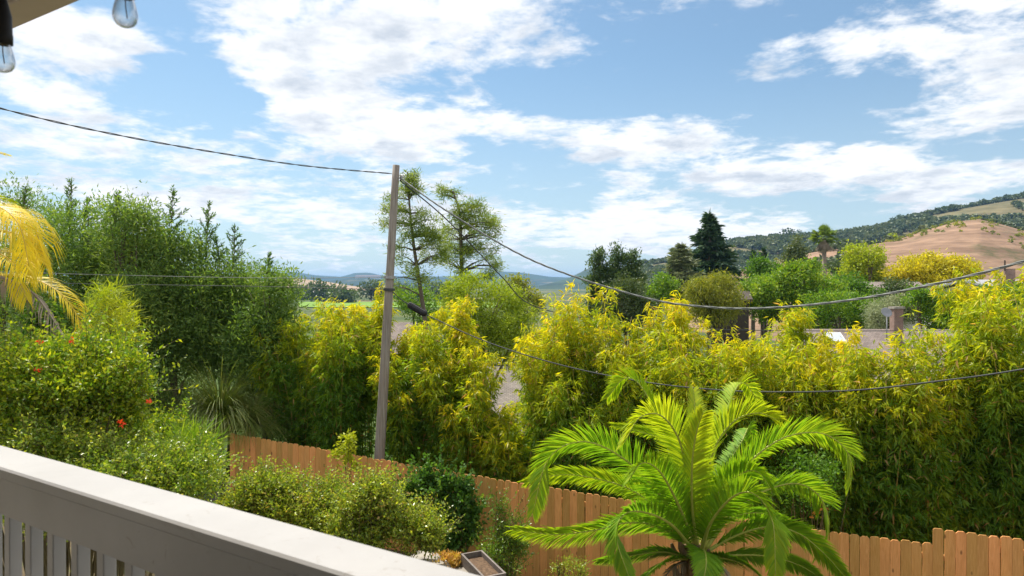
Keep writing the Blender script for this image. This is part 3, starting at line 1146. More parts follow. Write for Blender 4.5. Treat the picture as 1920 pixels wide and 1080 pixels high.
pc = px_at(1300, 1035, PY)
pg = Vector((pc.x, PY, ground(pc.x, PY)))
palm = empty('date_palm', pg, 'young green date palm with long arching fronds in front of the cedar fence', 'palm')
tb = MB()
zz = np.linspace(pg.z - .2, pc.z + .12, 22)
tb.tube([Vector((pc.x + .02 * math.sin(z * 9), PY, z)) for z in zz], [0.21 + .03 * (i % 2) - .0035 * i for i in range(22)], 14)
tb.build('trunk', M['palm_boot'], palm)
for k in range(34):      # cut leaf bases round the trunk
    a = k * 2.399
    z = pg.z + .25 + (pc.z - pg.z - .2) * (k / 34)
    d = Vector((math.cos(a), math.sin(a), 0))
    s = Vector((pc.x, PY, z)) + d * .17
    MB().tube([s, s + d * .07 + ZU * .10, s + d * .10 + ZU * .20], [.05, .04, .018], 5).build('leaf_base', M['palm_boot'], palm)
FR = [
    ([(840, 960, 0), (690, 720, -.1), (520, 545, -.15), (330, 462, -.2), (170, 540, -.25), (95, 790, -.3)], .50, .45, .42),
    ([(850, 960, 0), (815, 700, -.25), (775, 470, -.4), (690, 345, -.6), (590, 350, -.8), (515, 470, -1.0)], .48, .8, .5),
    ([(850, 950, .1), (760, 650, .5), (690, 400, .9), (600, 215, 1.1), (520, 170, 1.3), (440, 260, 1.5)], .46, .7, .5),
    ([(860, 950, .1), (850, 650, .5), (845, 400, .9), (835, 220, 1.3)], .36, .75, .5),
    ([(870, 950, 0), (890, 700, .0), (930, 500, -.05), (1020, 370, -.1), (1130, 330, -.15), (1225, 365, -.2)], .50, .8, .5),
    ([(870, 950, .1), (900, 650, .5), (970, 380, .9), (1030, 220, 1.2), (1080, 200, 1.4), (1150, 310, 1.6)], .46, .75, .5),
    ([(880, 960, 0), (960, 750, .1), (1080, 570, .2), (1250, 445, .25), (1430, 425, .3), (1550, 520, .3), (1560, 670, .3)], .50, .45, .45),
    ([(890, 960, 0), (1010, 800, .2), (1150, 695, .35), (1310, 655, .5), (1420, 720, .6), (1460, 860, .6), (1400, 1000, .6)], .42, .3, .35),
    ([(870, 970, -.1), (920, 830, -.5), (1020, 715, -.8), (1120, 705, -1.0), (1200, 830, -1.2), (1215, 1080, -1.3)], .42, .4, .35),
    ([(880, 980, 0), (1020, 900, .0), (1180, 855, -.1), (1320, 885, -.2), (1440, 980, -.3), (1530, 1080, -.35)], .42, .25, .3),
    ([(840, 970, 0), (690, 860, -.1), (540, 835, -.2), (380, 870, -.3), (200, 890, -.35), (5, 868, -.4)], .44, .2, .4),
    ([(840, 960, 0), (700, 800, .3), (560, 690, .5), (400, 635, .7), (230, 615, .8), (60, 650, .9)], .42, .3, .45),
    ([(840, 970, -.1), (740, 850, -.5), (620, 790, -.8), (520, 795, -1.0), (480, 900, -1.2), (540, 1090, -1.3)], .40, .4, .33),
    ([(880, 1000, 0), (1020, 985, .1), (1180, 990, .15), (1320, 1030, .2), (1420, 1090, .2)], .36, .15, .22),
    ([(865, 985, -.15), (885, 965, -.6), (895, 1020, -.95), (880, 1120, -1.1)], .38, .1, .3),
    ([(830, 1000, 0), (700, 970, .0), (560, 985, -.1), (400, 1010, -.1)], .34, .15, .22),
    ([(850, 950, 0), (760, 740, -.35), (680, 600, -.6), (600, 560, -.9), (540, 640, -1.1)], .42, .5, .4),
    ([(870, 950, 0), (940, 720, -.3), (1040, 620, -.55), (1130, 600, -.8), (1210, 700, -1.0)], .42, .5, .36),
    ([(850, 950, .1), (800, 620, .6), (720, 470, 1.0), (600, 420, 1.3), (470, 390, 1.5)], .42, .6, .42),
    ([(870, 950, .1), (960, 640, .6), (1060, 460, 1.0), (1090, 400, 1.3), (1110, 470, 1.6)], .40, .6, .35),
    ([(860, 1000, 0), (980, 1000, -.4), (1090, 1040, -.7), (1180, 1120, -.9)], .34, .2, .22),
    ([(840, 1000, 0), (720, 1010, -.4), (640, 1060, -.7), (560, 1150, -.9)], .34, .2, .22),
    ([(870, 940, .1), (1000, 820, .7), (1120, 790, 1.1), (1260, 820, 1.4)], .34, .3, .28),
    ([(840, 940, .1), (720, 780, .7), (600, 700, 1.1), (500, 640, 1.4)], .36, .4, .3),
    ([(855, 950, -.05), (830, 760, -.3), (830, 560, -.5), (850, 420, -.7), (880, 330, -.9)], .42, .85, .52),
]
for (c, lf, vee, hue0) in FR:
    lat = abs(c[-1][0] - c[0][0]) / 1000.0
    rl_sign = 1 if c[-1][0] < c[0][0] else -1
    frond(palm, cp(c), lf * .86, 'palm_leaf', 'rachis', nl=185, r0=.020, vee=vee * .6, roll=rl_sign * min(1.0, .35 + lat * 1.1), jit=.055, hue0=hue0 + RNG.uniform(-.06, .12), width=.024, hang=.04)

for c in ([(840, 1010, 0), (760, 1030, -.2), (700, 1100, -.35), (690, 1200, -.4)], [(880, 1010, 0), (960, 1040, -.2), (1010, 1110, -.3), (1030, 1200, -.35)]):
    frond(palm, cp(c), .17, 'dead_frond', 'dead_rachis', nl=50, r0=.016, vee=.1, hang=.8, width=.012)['label'] = 'dry brown lower frond'

# ------------------------------------------------------------------ golden palm at the left edge
GY = 9.6
gc = px_at(-70, 500, GY)
gg = Vector((gc.x, GY, ground(gc.x, GY)))
gpalm = empty('golden_palm', gg, 'tall palm with golden yellow fronds and one dead grey frond at the left edge', 'palm')
MB().tube([Vector((gc.x, GY, z)) for z in np.linspace(gg.z - .2, gc.z, 14)], [.16 + .012 * (i % 2) for i in range(14)], 12).build('trunk', M['pale_bark'], gpalm, True)


def gp_(pts):
    return [px_at(x, y, GY + d) for (x, y, d) in pts]


GF = [
    ([(-70, 490, 0), (-30, 410, -.2), (20, 392, -.3), (65, 430, -.4), (85, 500, -.5)], .62, .9),
    ([(-70, 490, 0), (-50, 400, -.6), (-10, 385, -.9), (35, 420, -1.1), (55, 500, -1.2)], .62, .9),
    ([(-70, 490, .1), (-40, 420, .3), (10, 405, .4), (50, 440, .5), (70, 520, .5)], .6, .9),
    ([(-70, 495, 0), (-20, 440, -.3), (30, 440, -.5), (75, 490, -.6)], .55, .8),
    ([(-70, 500, 0), (-10, 515, -.2), (60, 522, -.3), (115, 552, -.4), (148, 600, -.45), (163, 650, -.5)], .40, .35),
    ([(-70, 500, 0), (-30, 470, -.6), (20, 490, -.9), (50, 560, -1.0)], .5, .6),
    ([(-70, 490, 0), (-90, 380, .3), (-70, 310, .5), (-25, 285, .6), (18, 292, .7)], .22, .2),
    ([(-70, 490, 0), (-60, 400, .4), (-30, 365, .6), (25, 380, .7)], .4, .5),
    ([(-70, 500, 0), (-140, 420, 0), (-210, 430, -.1), (-260, 520, -.1)], .55, .7),
    ([(-70, 500, 0), (-130, 500, -.5), (-190, 560, -.8)], .5, .5),
]
for i, (c, lf, hang) in enumerate(GF):
    frond(gpalm, gp_(c), lf, 'golden_palm_leaf' if i not in (7,) else 'lime_leaf', 'golden_rachis', nl=88, r0=.018, vee=.35, hue0=.4, width=.015, hang=hang * .5)
df = frond(gpalm, gp_([(-60, 505, 0), (10, 522, -.6), (60, 548, -.8), (92, 588, -.9), (118, 632, -.95)]), .3, 'dead_frond', 'dead_rachis', nl=46, r0=.022, vee=.0, hang=1.2, width=.02)
df['label'] = 'dead grey hanging frond'

# ------------------------------------------------------------------ trees at the left (behind the hedge and fence)
LEFT = 'grey-green trees on the left'


def olive(spec, Y, n, label, plumes=(), basepx=None, leaf=.12, seed=1, hue=(.12, .4, .45)):
    r = tree('olive_tree', spec, Y, 'olive_leaf', n, label, 'tree', LEFT, leaf=leaf, lw=.28, k=44, sig=.21, up=.25, basepx=basepx, seed=seed, hue=hue, shell=(.55, 1.04), crown_name='crown')
    if plumes:
        P, D, ln = sprig_plumes(plumes, Y, 60)
        m = len(P)
        sh = leaves('shoots', P, D, leaf * RNG.uniform(.7, 1.1, m), leaf * .24, RNG.uniform(0, .6, m), M['olive_leaf'], r)
        tag(sh, kind='stuff')
        mb = MB()
        for l in ln:
            mb.tube(l, [.012, .008, .003], 4)
        tag(mb.build('twigs', M['bark'], r), kind='stuff')
    return r


olive([(20, 470, 115, 115), (-60, 560, 110, 130), (60, 600, 110, 90)], 19, 24000, 'wide grey-green tree behind the golden palm', [(40, 410, 50, 348)], seed=2)
olive([(165, 450, 85, 80), (110, 520, 100, 90), (210, 520, 85, 90), (160, 620, 110, 70)], 17.5, 34000, 'grey-green tree with feathery shoot against the clouds, right of golden palm', [(130, 440, 135, 335), (160, 420, 166, 372)], seed=3)
olive([(235, 430, 45, 55), (255, 500, 60, 70), (250, 590, 70, 70)], 16.2, 18000, 'rounded green tree crown in the middle of the left tree group', [(215, 420, 220, 362)], seed=4, hue=(.2, .4, .5))
olive([(320, 500, 55, 70), (300, 590, 80, 80), (360, 580, 70, 80)], 17, 24000, 'slender tree with a tall pointed shoot, left of the twin pointed shoots', [(312, 480, 325, 350), (300, 470, 295, 410)], seed=5)
olive([(420, 540, 70, 70), (390, 620, 80, 70), (470, 600, 70, 80)], 17.5, 25000, 'tree with twin pointed shoots, nearest the bamboo', [(385, 500, 392, 378), (435, 510, 440, 422), (412, 500, 405, 440)], seed=6)
olive([(505, 560, 45, 65), (490, 650, 60, 70), (525, 640, 40, 60)], 16.8, 15000, 'bushy end of the left tree group touching the bamboo', [(500, 540, 505, 474)], seed=7)
olive([(320, 650, 75, 60), (390, 660, 70, 56), (285, 740, 66, 60), (320, 780, 50, 50)], 16.9, 24000, 'low dark grey-green shrub tree above the fountain grass', seed=8, hue=(.12, .35, .45))
olive([(470, 700, 70, 50), (520, 720, 50, 60), (500, 790, 60, 50)], 18.0, 12000, 'dark undergrowth tree between fountain grass and bamboo', seed=9, hue=(.0, .25, .35))

# small pine behind the hedge
def tuft_pine(name, base, spots, label, mat, tuft_r, nn, Y, trunk_pts, r0, needle=.22, nw=.02, cat='pine tree', limbs=True, hue=(.2, .6), bark='bark', group=None):
    root = empty(name, base, label, cat, group)
    mb = MB()
    tp = spline(trunk_pts, 16)
    mb.tube(tp, list(np.linspace(r0, r0 * .22, 16)), 7)
    P, D, Hh = [], [], []
    for s in spots:
        s = Vector(s)
        if limbs:
            j = min(range(16), key=lambda q: (Vector(tp[q]) - s).length + max(0, tp[q][2] - s.z) * 2)
            a = Vector(tp[j])
            mb.tube([a, (a + s) / 2 + ZU * .08 * (s - a).length, s], [r0 * .25, r0 * .15, r0 * .05], 4)
        d = rand_dirs(nn)
        d[:, 2] = d[:, 2] * .8 + .25
        P.append(np.array(tuple(s)) + RNG.normal(size=(nn, 3)) * tuft_r * np.array([1, 1, .8]))
        D.append(d)
        Hh.append(np.full(nn, RNG.uniform(0, 1)) * .4 + RNG.uniform(hue[0], hue[1], nn))
    mb.build('trunk', M[bark], root, True)
    P, D, Hh = np.vstack(P), np.vstack(D), np.concatenate(Hh)
    leaves('crown', P, D, needle * RNG.uniform(.7, 1.2, len(P)), nw, Hh, M[mat], root, fold=.1)
    return root


YS = 12.5
bp = px_at(205, 0, YS)
bp.z = ground(bp.x, bp.y)
spots = [px_at(x, y, YS + random.uniform(-.4, .4)) for (x, y) in [(195, 555), (215, 550), (180, 585), (205, 590), (232, 595), (190, 615), (222, 622), (245, 605), (175, 630), (210, 640), (240, 630), (200, 655), (190, 570), (228, 575)]]
tuft_pine('young_pine', bp, spots, 'small yellowish pine between golden palm and dark shrubs', 'lime_leaf', .10, 150, YS, [bp, bp + ZU * 1.5, px_at(205, 545, YS)], .06, .26, .012)

# ------------------------------------------------------------------ fountain grass
def fountain(px, py, Y, nb, L, label, name='fountain_grass', spread=1.0, hue=(.0, .6)):
    c = px_at(px, py, Y)
    g = Vector((c.x, Y, ground(c.x, Y)))
    root = empty(name, g, label, 'grass', None)
    stump = MB().tube([g - ZU * .1, Vector((c.x, Y, c.z))], [.12, .06], 8)
    stump.build('stump', M['pale_bark'], root, True)
    V, T, H = [], [], []
    for q in range(nb):
        a = random.uniform(0, 2 * math.pi)
        tilt = random.uniform(.1, 1.0) ** .8 * spread
        l = L * random.uniform(.6, 1.05)
        dv = Vector((math.cos(a), math.sin(a), 0))
        p = c + dv * random.uniform(0, .1)
        d = (dv * tilt + ZU).normalized()
        sd = dv.cross(ZU).normalized()
        i0 = len(V)
        wd = random.uniform(.009, .016)
        hv = random.uniform(*hue)
        for s in range(7):
            wv = wd * (1 - s / 6.2)
            V.append(tuple(p - sd * wv))
            V.append(tuple(p + sd * wv))
            p = p + d * (l / 6)
            d = (d + Vector((0, 0, -.10 - .16 * s / 6 - .12 * tilt)) + dv * .02).normalized()
        for s in range(6):
            j = i0 + 2 * s
            T.append((j, j + 1, j + 3))
            T.append((j, j + 3, j + 2))
            H += [hv, hv]
    fast_mesh('blades', np.array(V), np.array(T), M['grass_blade'], root, np.array(H))['kind'] = 'stuff'
    # dry skirt
    V, T, H = [], [], []
    for q in range(160):
        a = random.uniform(0, 2 * math.pi)
        dv = Vector((math.cos(a), math.sin(a), 0))
        p = c + dv * .1 + ZU * random.uniform(-.2, .05)
        e = p + dv * random.uniform(.05, .3) - ZU * random.uniform(.3, .65)
        sd = dv.cross(ZU) * .008
        i0 = len(V)
        V += [tuple(p - sd), tuple(p + sd), tuple(e)]
        T.append((i0, i0 + 1, i0 + 2))
        H.append(random.uniform(.85, 1))
    fast_mesh('dry_skirt', np.array(V), np.array(T), M['grass_blade'], root, np.array(H))['kind'] = 'stuff'
    return root


fountain(412, 790, 15.7, 1500, 2.0, 'tall fountain grass clump with dry skirt above the grey fence', spread=1.7, hue=(.3, .8))
fountain(468, 808, 15.9, 1100, 1.6, 'lower fountain grass clump behind left end of cedar fence', spread=1.7, hue=(.3, .8))

# ------------------------------------------------------------------ bamboo hedge
def fence_Y(px):
    x = (px - 960) / F
    # point of the fence line seen in this column
    t = (x * FP.y - FP.x) / (FD.x - x * FD.y)
    return FP.y + FD.y * t


BAM = [  # column, top row, half width, metres behind the fence, culms, leaves, slim, words
    (575, 585, 62, 1.9, 22, 15000, False, 'bamboo clump left of the utility pole, beside the dark trees', 0),
    (640, 560, 55, 1.7, 20, 15000, False, 'dense bamboo clump just left of the utility pole', 0),
    (690, 532, 30, 2.4, 9, 6000, True, 'tall narrow bamboo plume touching the left side of the pole', .08),
    (772, 612, 46, 1.7, 18, 13000, False, 'bamboo clump just right of the utility pole', .05),
    (845, 562, 38, 2.6, 10, 6500, True, 'tall bamboo plume under the black cable splice', .12),
    (870, 650, 52, 1.8, 18, 13000, False, 'yellowish bamboo clump left of the shingle roof gap', .08),
    (965, 790, 62, 1.6, 16, 9000, False, 'low bamboo in front of the shingle roof', .05),
    (1040, 560, 50, 2.2, 16, 12000, False, 'tall bamboo clump right of the shingle roof', .08),
    (1115, 535, 40, 2.4, 14, 10000, False, 'tallest yellow bamboo plume left of the dark conifers', .1),
    (1085, 690, 70, 1.4, 16, 11000, False, 'dark lower bamboo behind the top left palm frond', -.05),
    (1195, 618, 55, 2.0, 16, 10000, False, 'bamboo clump behind the palm crown', .03),
    (1250, 560, 34, 2.8, 10, 6500, True, 'narrow yellow bamboo plume in front of the cedar tree', .12),
    (1320, 618, 70, 1.9, 18, 12000, False, 'bamboo clump below the round willow', .03),
    (1410, 592, 70, 2.2, 20, 14000, False, 'broad yellow bamboo clump below the thick twisted cable', .08),
    (1515, 580, 32, 2.7, 9, 6000, True, 'narrow bamboo plume left of the skylight roof', .12),
    (1560, 652, 60, 1.8, 18, 11000, False, 'bamboo clump below the white skylight', .02),
    (1650, 640, 70, 1.8, 20, 13000, False, 'bamboo clump in front of the brick chimney', .03),
    (1740, 612, 70, 2.0, 20, 14000, False, 'broad bamboo clump right of the brick chimney', .06),
    (1830, 560, 60, 2.1, 20, 14000, False, 'high bamboo clump near the right edge', .02),
    (1852, 488, 22, 3.2, 6, 3500, True, 'thin bamboo leader rising above the right hedge', .1),
    (1905, 545, 60, 1.9, 20, 14000, False, 'dark bamboo clump at the right edge', -.03),
    (752, 610, 32, 2.9, 9, 6000, True, 'slim bamboo stems close behind the utility pole', .05),
    (928, 735, 26, 2.3, 7, 3000, True, 'thin bamboo sprays across the shingle roof', .1),
    (1022, 640, 26, 2.9, 9, 6000, True, 'slim bamboo stems at the right end of the shingle roof', .08),
    (1460, 640, 50, 1.9, 14, 9000, False, 'bamboo clump above the right half of the palm', .02),
    (1990, 540, 80, 1.8, 16, 9000, False, 'bamboo clump cut off by the right edge', 0),
]
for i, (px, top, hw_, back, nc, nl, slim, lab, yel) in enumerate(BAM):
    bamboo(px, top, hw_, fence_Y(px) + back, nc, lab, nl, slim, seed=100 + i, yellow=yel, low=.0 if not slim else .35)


# ------------------------------------------------------------------ shrubs on the house side of the fence
def shrub(name, spec, Y, mat, n, label, cat='shrub', group=None, leaf=.05, lw=.5, sig=.07, k=14, hue=(.1, .4, .5), basepx=None, up=.15, seed=1, shell=(.55, 1.03), stems=10, depth=1.0, foliage='foliage', sprigs=0):
    mb2 = MB()
    blobs = px_blobs(spec, Y, depth, seed=seed, lobes=10)
    core = px_blobs(spec, Y, depth, seed=seed)
    bx = ((basepx if basepx is not None else sum(s[0] * s[2] for s in spec) / sum(s[2] for s in spec)) - 960) / F * Y
    base = Vector((bx, Y, ground(bx, Y)))
    root = empty(name, base, label, cat, group)
    mb = MB()
    rnd = random.Random(seed)
    for b in core:
        for q in range(stems):
            d = Vector((rnd.uniform(-1, 1), rnd.uniform(-1, 1), rnd.uniform(-.2, 1)))
            e = Vector(b[0]) + Vector((d.x * b[1][0], d.y * b[1][1], d.z * b[1][2])) * .85
            s = Vector((base.x + (e.x - base.x) * .35, base.y + (e.y - base.y) * .35, base.z - .1))
            mb.tube([s, (s + e) / 2 + Vector((rnd.uniform(-.1, .1), rnd.uniform(-.1, .1), .1)), e], [.016, .010, .003], 4)
    tag(mb.build('stems', M['stem'], root), kind='stuff')
    P, D, ch = crown_points(blobs, n, k, sig, shell)
    if sprigs:      # loose shoots that break the outline
        sp, sd, shh = [], [], []
        for q in range(sprigs):
            b = blobs[rnd.randrange(len(blobs))]
            d = Vector((rnd.gauss(0, 1), rnd.gauss(-.3, 1), rnd.gauss(.5, .8))).normalized()
            a = Vector(b[0]) + Vector((d.x * b[1][0], d.y * b[1][1], d.z * b[1][2])) * .9
            ln = leaf * rnd.uniform(3.5, 11)
            g = (d * .7 + Vector((rnd.gauss(0, .3), rnd.gauss(0, .3), .55))).normalized()
            e = a + g * ln + Vector((0, 0, -ln * .12))
            mb2.tube([a - g * ln * .6, a, e], [.004, .003, .0015], 3, False)
            hh = rnd.uniform(.2, .9)
            for j in range(14):
                f = j / 13
                sp.append(tuple(a + (e - a) * f))
                sd.append(tuple(g * .5 + Vector((rnd.gauss(0, .8), rnd.gauss(0, .8), rnd.gauss(0, .6)))))
                shh.append(hh)
        P, D, ch = np.vstack([P, np.array(sp)]), np.vstack([D, np.array(sd)]), np.concatenate([ch, np.array(shh)])
        tag(mb2.build('sprig_stems', M['stem'], root), kind='stuff')
    m = len(P)
    dirs = D * .5 + RNG.normal(size=(m, 3)) * .6
    dirs[:, 2] += up
    hv = hue[0] + hue[1] * ch + hue[2] * RNG.uniform(0, 1, m)
    leaves(foliage, P, dirs, leaf * RNG.uniform(.6, 1.3, m), leaf * lw * RNG.uniform(.8, 1.2, m), hv, M[mat], root, fold=.15)
    return root


vine = shrub('trumpet_vine', [(40, 700, 120, 70), (150, 700, 110, 62), (220, 730, 62, 62), (70, 790, 130, 80), (190, 800, 90, 70), (-60, 720, 90, 80)], 8.4, 'vine_leaf', 42000,
             'yellow-green flowering hedge mound with red blossoms above the railing', 'hedge', leaf=.062, lw=.45, sig=.085, seed=21, hue=(.1, .45, .55), sprigs=500)
for (x, y) in [(72, 693), (230, 797), (282, 752), (74, 640), (225, 790), (135, 640)]:
    c = px_at(x, y, 7.55 + random.uniform(0, .15))
    d = rand_dirs(11)
    d[:, 1] -= .6
    lf = leaves('blossom', np.array([tuple(c)] * 11) + RNG.normal(size=(11, 3)) * .012, d, .036, .024, RNG.uniform(0, 1, 11), M['red_petal'], vine)
shrub('leafy_shrub', [(90, 850, 120, 44), (230, 885, 100, 48), (330, 905, 80, 48), (150, 940, 140, 50)], 7.4, 'shrub_leaf', 30000,
      'sprawling fine-leaved shrub along the far side of the railing', leaf=.046, sig=.06, seed=22, hue=(.1, .4, .5), sprigs=600)
shrub('leafy_shrub', [(305, 815, 32, 26), (372, 900, 30, 26), (322, 858, 34, 32), (338, 838, 20, 18)], 10.2, 'vine_leaf', 11000,
      'yellow-green shrub below the grey weathered fence', leaf=.06, sig=.08, seed=23, sprigs=160)
shrub('leafy_shrub', [(470, 965, 60, 36), (560, 975, 70, 40), (615, 945, 34, 26), (480, 925, 30, 24), (535, 930, 24, 22)], 9.2, 'shrub_leaf', 15000,
      'loose yellow-green shrub hiding the left part of the cedar fence', leaf=.045, sig=.075, seed=24, hue=(.2, .4, .5), shell=(.3, 1.12), sprigs=950)
shrub('leafy_shrub', [(670, 965, 50, 34), (725, 985, 60, 38), (640, 1015, 80, 38), (785, 1010, 36, 28), (700, 940, 26, 22)], 8.8, 'shrub_leaf', 18000,
      'loose yellow-green shrub in front of the fence, beside the dark ivy', leaf=.045, sig=.07, seed=25, hue=(.2, .4, .5), shell=(.3, 1.12), sprigs=950)
shrub('young_shrub', [(650, 830, 12, 26), (640, 850, 20, 10), (655, 870, 14, 16)], 12.8, 'lime_leaf', 520,
      'single pale shoot standing above the fence top, left of the pole', leaf=.085, lw=.5, sig=.05, k=8, seed=26, hue=(.4, .3, .3), stems=2, shell=(.1, 1.0))
shrub('variegated_shrub', [(62, 608, 14, 22), (95, 600, 18, 22), (80, 580, 16, 12)], 9.0, 'ivy_leaf', 900, 'dark variegated plant under the dead grey frond', leaf=.07, lw=.6, sig=.05, k=8, seed=34, hue=(.0, .7, .5), shell=(.2, 1), stems=4)
ivy = shrub('ivy', [(850, 970, 34, 36), (825, 1005, 44, 34), (778, 935, 12, 34), (868, 925, 18, 22), (800, 905, 8, 24), (884, 985, 10, 40), (830, 925, 9, 34), (760, 930, 6, 26)], 12.3, 'ivy_leaf', 11000,
            'dark green ivy climbing the cedar fence beside the planter', 'climber', leaf=.075, lw=.75, sig=.07, seed=27, hue=(.05, .4, .45), depth=.45, shell=(.4, 1.05), sprigs=160)
shrub('weedy_shrub', [(940, 1035, 42, 45), (965, 1010, 20, 40), (925, 1075, 50, 40), (940, 975, 10, 28)], 11.2, 'shrub_leaf', 6500,
      'thin weedy shrub between planter box and palm', leaf=.05, lw=.4, sig=.07, seed=28, hue=(.0, .3, .4), shell=(.2, 1.05), depth=.6, sprigs=120)
shrub('weedy_shrub', [(1055, 1065, 26, 26), (1085, 1075, 20, 20)], 11.4, 'shrub_leaf', 900, 'faint weeds at the foot of the fence left of the palm', leaf=.05, lw=.3, sig=.06, seed=29, hue=(.2, .3, .4), shell=(.1, 1.05), depth=.5)
shrub('grassy_tuft', [(345, 880, 36, 50)], 8.6, 'bright_leaf', 2600, 'bright green spiky tuft among the shrubs by the railing', leaf=.32, lw=.035, sig=.12, k=20, seed=30, hue=(.3, .3, .4), up=.5)
shrub('leafy_shrub', [(1520, 900, 60, 50), (1470, 930, 60, 50)], fence_Y(1500) + .75, 'bright_leaf', 4500, 'dark flowering shrub behind the fence right of the palm', leaf=.07, sig=.1, seed=31, hue=(0, .3, .4))
fl = shrub('flowering_vine', [(1545, 925, 10, 10), (1530, 968, 12, 10), (1536, 945, 8, 20)], fence_Y(1535) + .35, 'orange_petal', 60, 'orange blossoms behind the fence right of the palm', 'flowers', leaf=.07, lw=.6, sig=.03, k=6, seed=32, stems=2, shell=(.2, 1), foliage='blossoms')

# succulent, planter box and stones on the terrace
shrub('succulent', [(840, 1054, 26, 10)], 9.5, 'orange_leaf', 1500, 'low orange and yellow succulent mound beside the planter box', 'plant', leaf=.06, lw=.4, sig=.03, seed=33, up=.5, hue=(.2, .4, .5), stems=6)
P0 = px_at(905, 1062, 9.2)
pg_z = ground(P0.x, P0.y)
bxp = empty('planter_box', Vector((P0.x, P0.y, pg_z)), 'weathered wooden planter box filled with dry brown soil', 'planter')
a_, b_ = Vector((.42, -.91, 0)).normalized(), Vector((.91, .42, 0)).normalized()
zt = P0.z + .04
zb = pg_z - .03
cz, hz_ = (zt + zb) / 2, (zt - zb) / 2
for s in (-1, 1):
    MB().box(Vector((P0.x, P0.y, cz)) + b_ * s * .15, a_ * .40, b_ * .014, ZU * hz_).build('side_board', M['grey_wood'], bxp)
    MB().box(Vector((P0.x, P0.y, cz)) + a_ * s * .414, b_ * .164, a_ * .014, ZU * hz_).build('end_board', M['grey_wood'], bxp)
MB().box(Vector((P0.x, P0.y, zt - .09)), a_ * .398, b_ * .135, ZU * .02).build('soil', M['soil'], bxp)
for i, (x, y, r) in enumerate([(795, 1042, .22), (815, 1052, .18), (872, 1072, .2)]):
    c = px_at(x, y, 9.5 - .1 * i)
    g = ground(c.x, c.y)
    h = c.z - g
    mb = MB()
    for zr, rr in ((-.15, 1.0), (h * .6, 1.04), (h * .92, .95), (h, .72)):
        for q in range(9):
            an = 2 * math.pi * q / 9
            rq = r * rr * (1 + .18 * math.sin(q * 2.4 + i * 2 + zr))
            mb.v.append(Vector((c.x + rq * 1.3 * math.cos(an), c.y + rq * math.sin(an), g + zr + .01 * math.sin(q * 3))))
    for l in range(3):
        for q in range(9):
            q2 = (q + 1) % 9
            mb.f.append((l * 9 + q, l * 9 + q2, (l + 1) * 9 + q2, (l + 1) * 9 + q))
    mb.f.append(tuple(27 + q for q in range(9)))
    o = mb.build('boulder', M['stone'])
    tag(o, ['grey garden stone at the far left of the succulent', 'grey garden stone just left of the succulent', 'grey garden stone between succulent and planter box'][i], 'stone', 'garden stones by the planter')

# ------------------------------------------------------------------ utility pole and cables
UY = fence_Y(711) + 0.55
pb = px_at(711, 862, UY)
pt = px_at(743, 310, UY)
g0 = Vector((pb.x - (pt.x - pb.x) * .36, UY, 0))
g0.z = ground(g0.x, UY)
axis = (pt - pb).normalized()
base = pb + axis * ((g0.z - pb.z) / axis.z)
pole = empty('utility_pole', base, 'leaning grey weathered wooden utility pole standing behind the cedar fence', 'pole')
mb = MB()
pp = [base - axis * .5 + (pt - base + axis * .5) * (k / 14) for k in range(15)]
mb.tube(pp, list(np.linspace(.125, .074, 15)), 16)
mb.build('shaft', M['pole_wood'], pole, True)


def on_pole(py):
    f = (py - 862) / (310 - 862)
    return pb + (pt - pb) * f


hb = MB()
q = on_pole(335)
hb.tube([q + Vector((.07, -.02, 0)), q + Vector((.17, -.03, .02)), q + Vector((.17, -.03, .14))], .010, 6)
hb.tube([q + Vector((.07, -.02, .07)), q + Vector((.20, -.03, .07)), q + Vector((.20, -.03, -.03))], .010, 6)
hb.lathe(q + Vector((.13, -.03, .0)), [(0, .05), (.03, .05), (.03, .03), (.018, .02), (.018, 0), (.03, -.01), (.03, -.03), (0, -.03)], 10)
hb.build('cable_bracket', M['steel'], pole)
for py in (520, 543):
    q = on_pole(py)
    MB().tube([q - axis * .03, q + axis * .03], .125, 16).build('band_clamp', M['cable_black'] if py == 543 else M['steel'], pole)


def cable(name, ctrl, r, mat, label, strands=1, n=160, pitch=.75):
    pts = spline(ctrl, n)
    mb = MB()
    if strands == 1:
        mb.tube(pts, r, 6)
    else:
        L = np.concatenate([[0], np.cumsum(np.linalg.norm(np.diff(pts, axis=0), axis=1))])
        dense = spline(ctrl, n * 4)
        Ld = np.concatenate([[0], np.cumsum(np.linalg.norm(np.diff(dense, axis=0), axis=1))])
        for s in range(strands):
            ph = Ld / pitch * 2 * np.pi + s * 2 * np.pi / strands
            off = np.stack([np.zeros_like(ph), np.cos(ph), np.sin(ph)], axis=1) * r * .95
            mb.tube(dense + off, r * .8, 5)
    o = mb.build(name, M[mat], None, True)
    tag(o, label, 'cable', 'overhead cables')
    return o


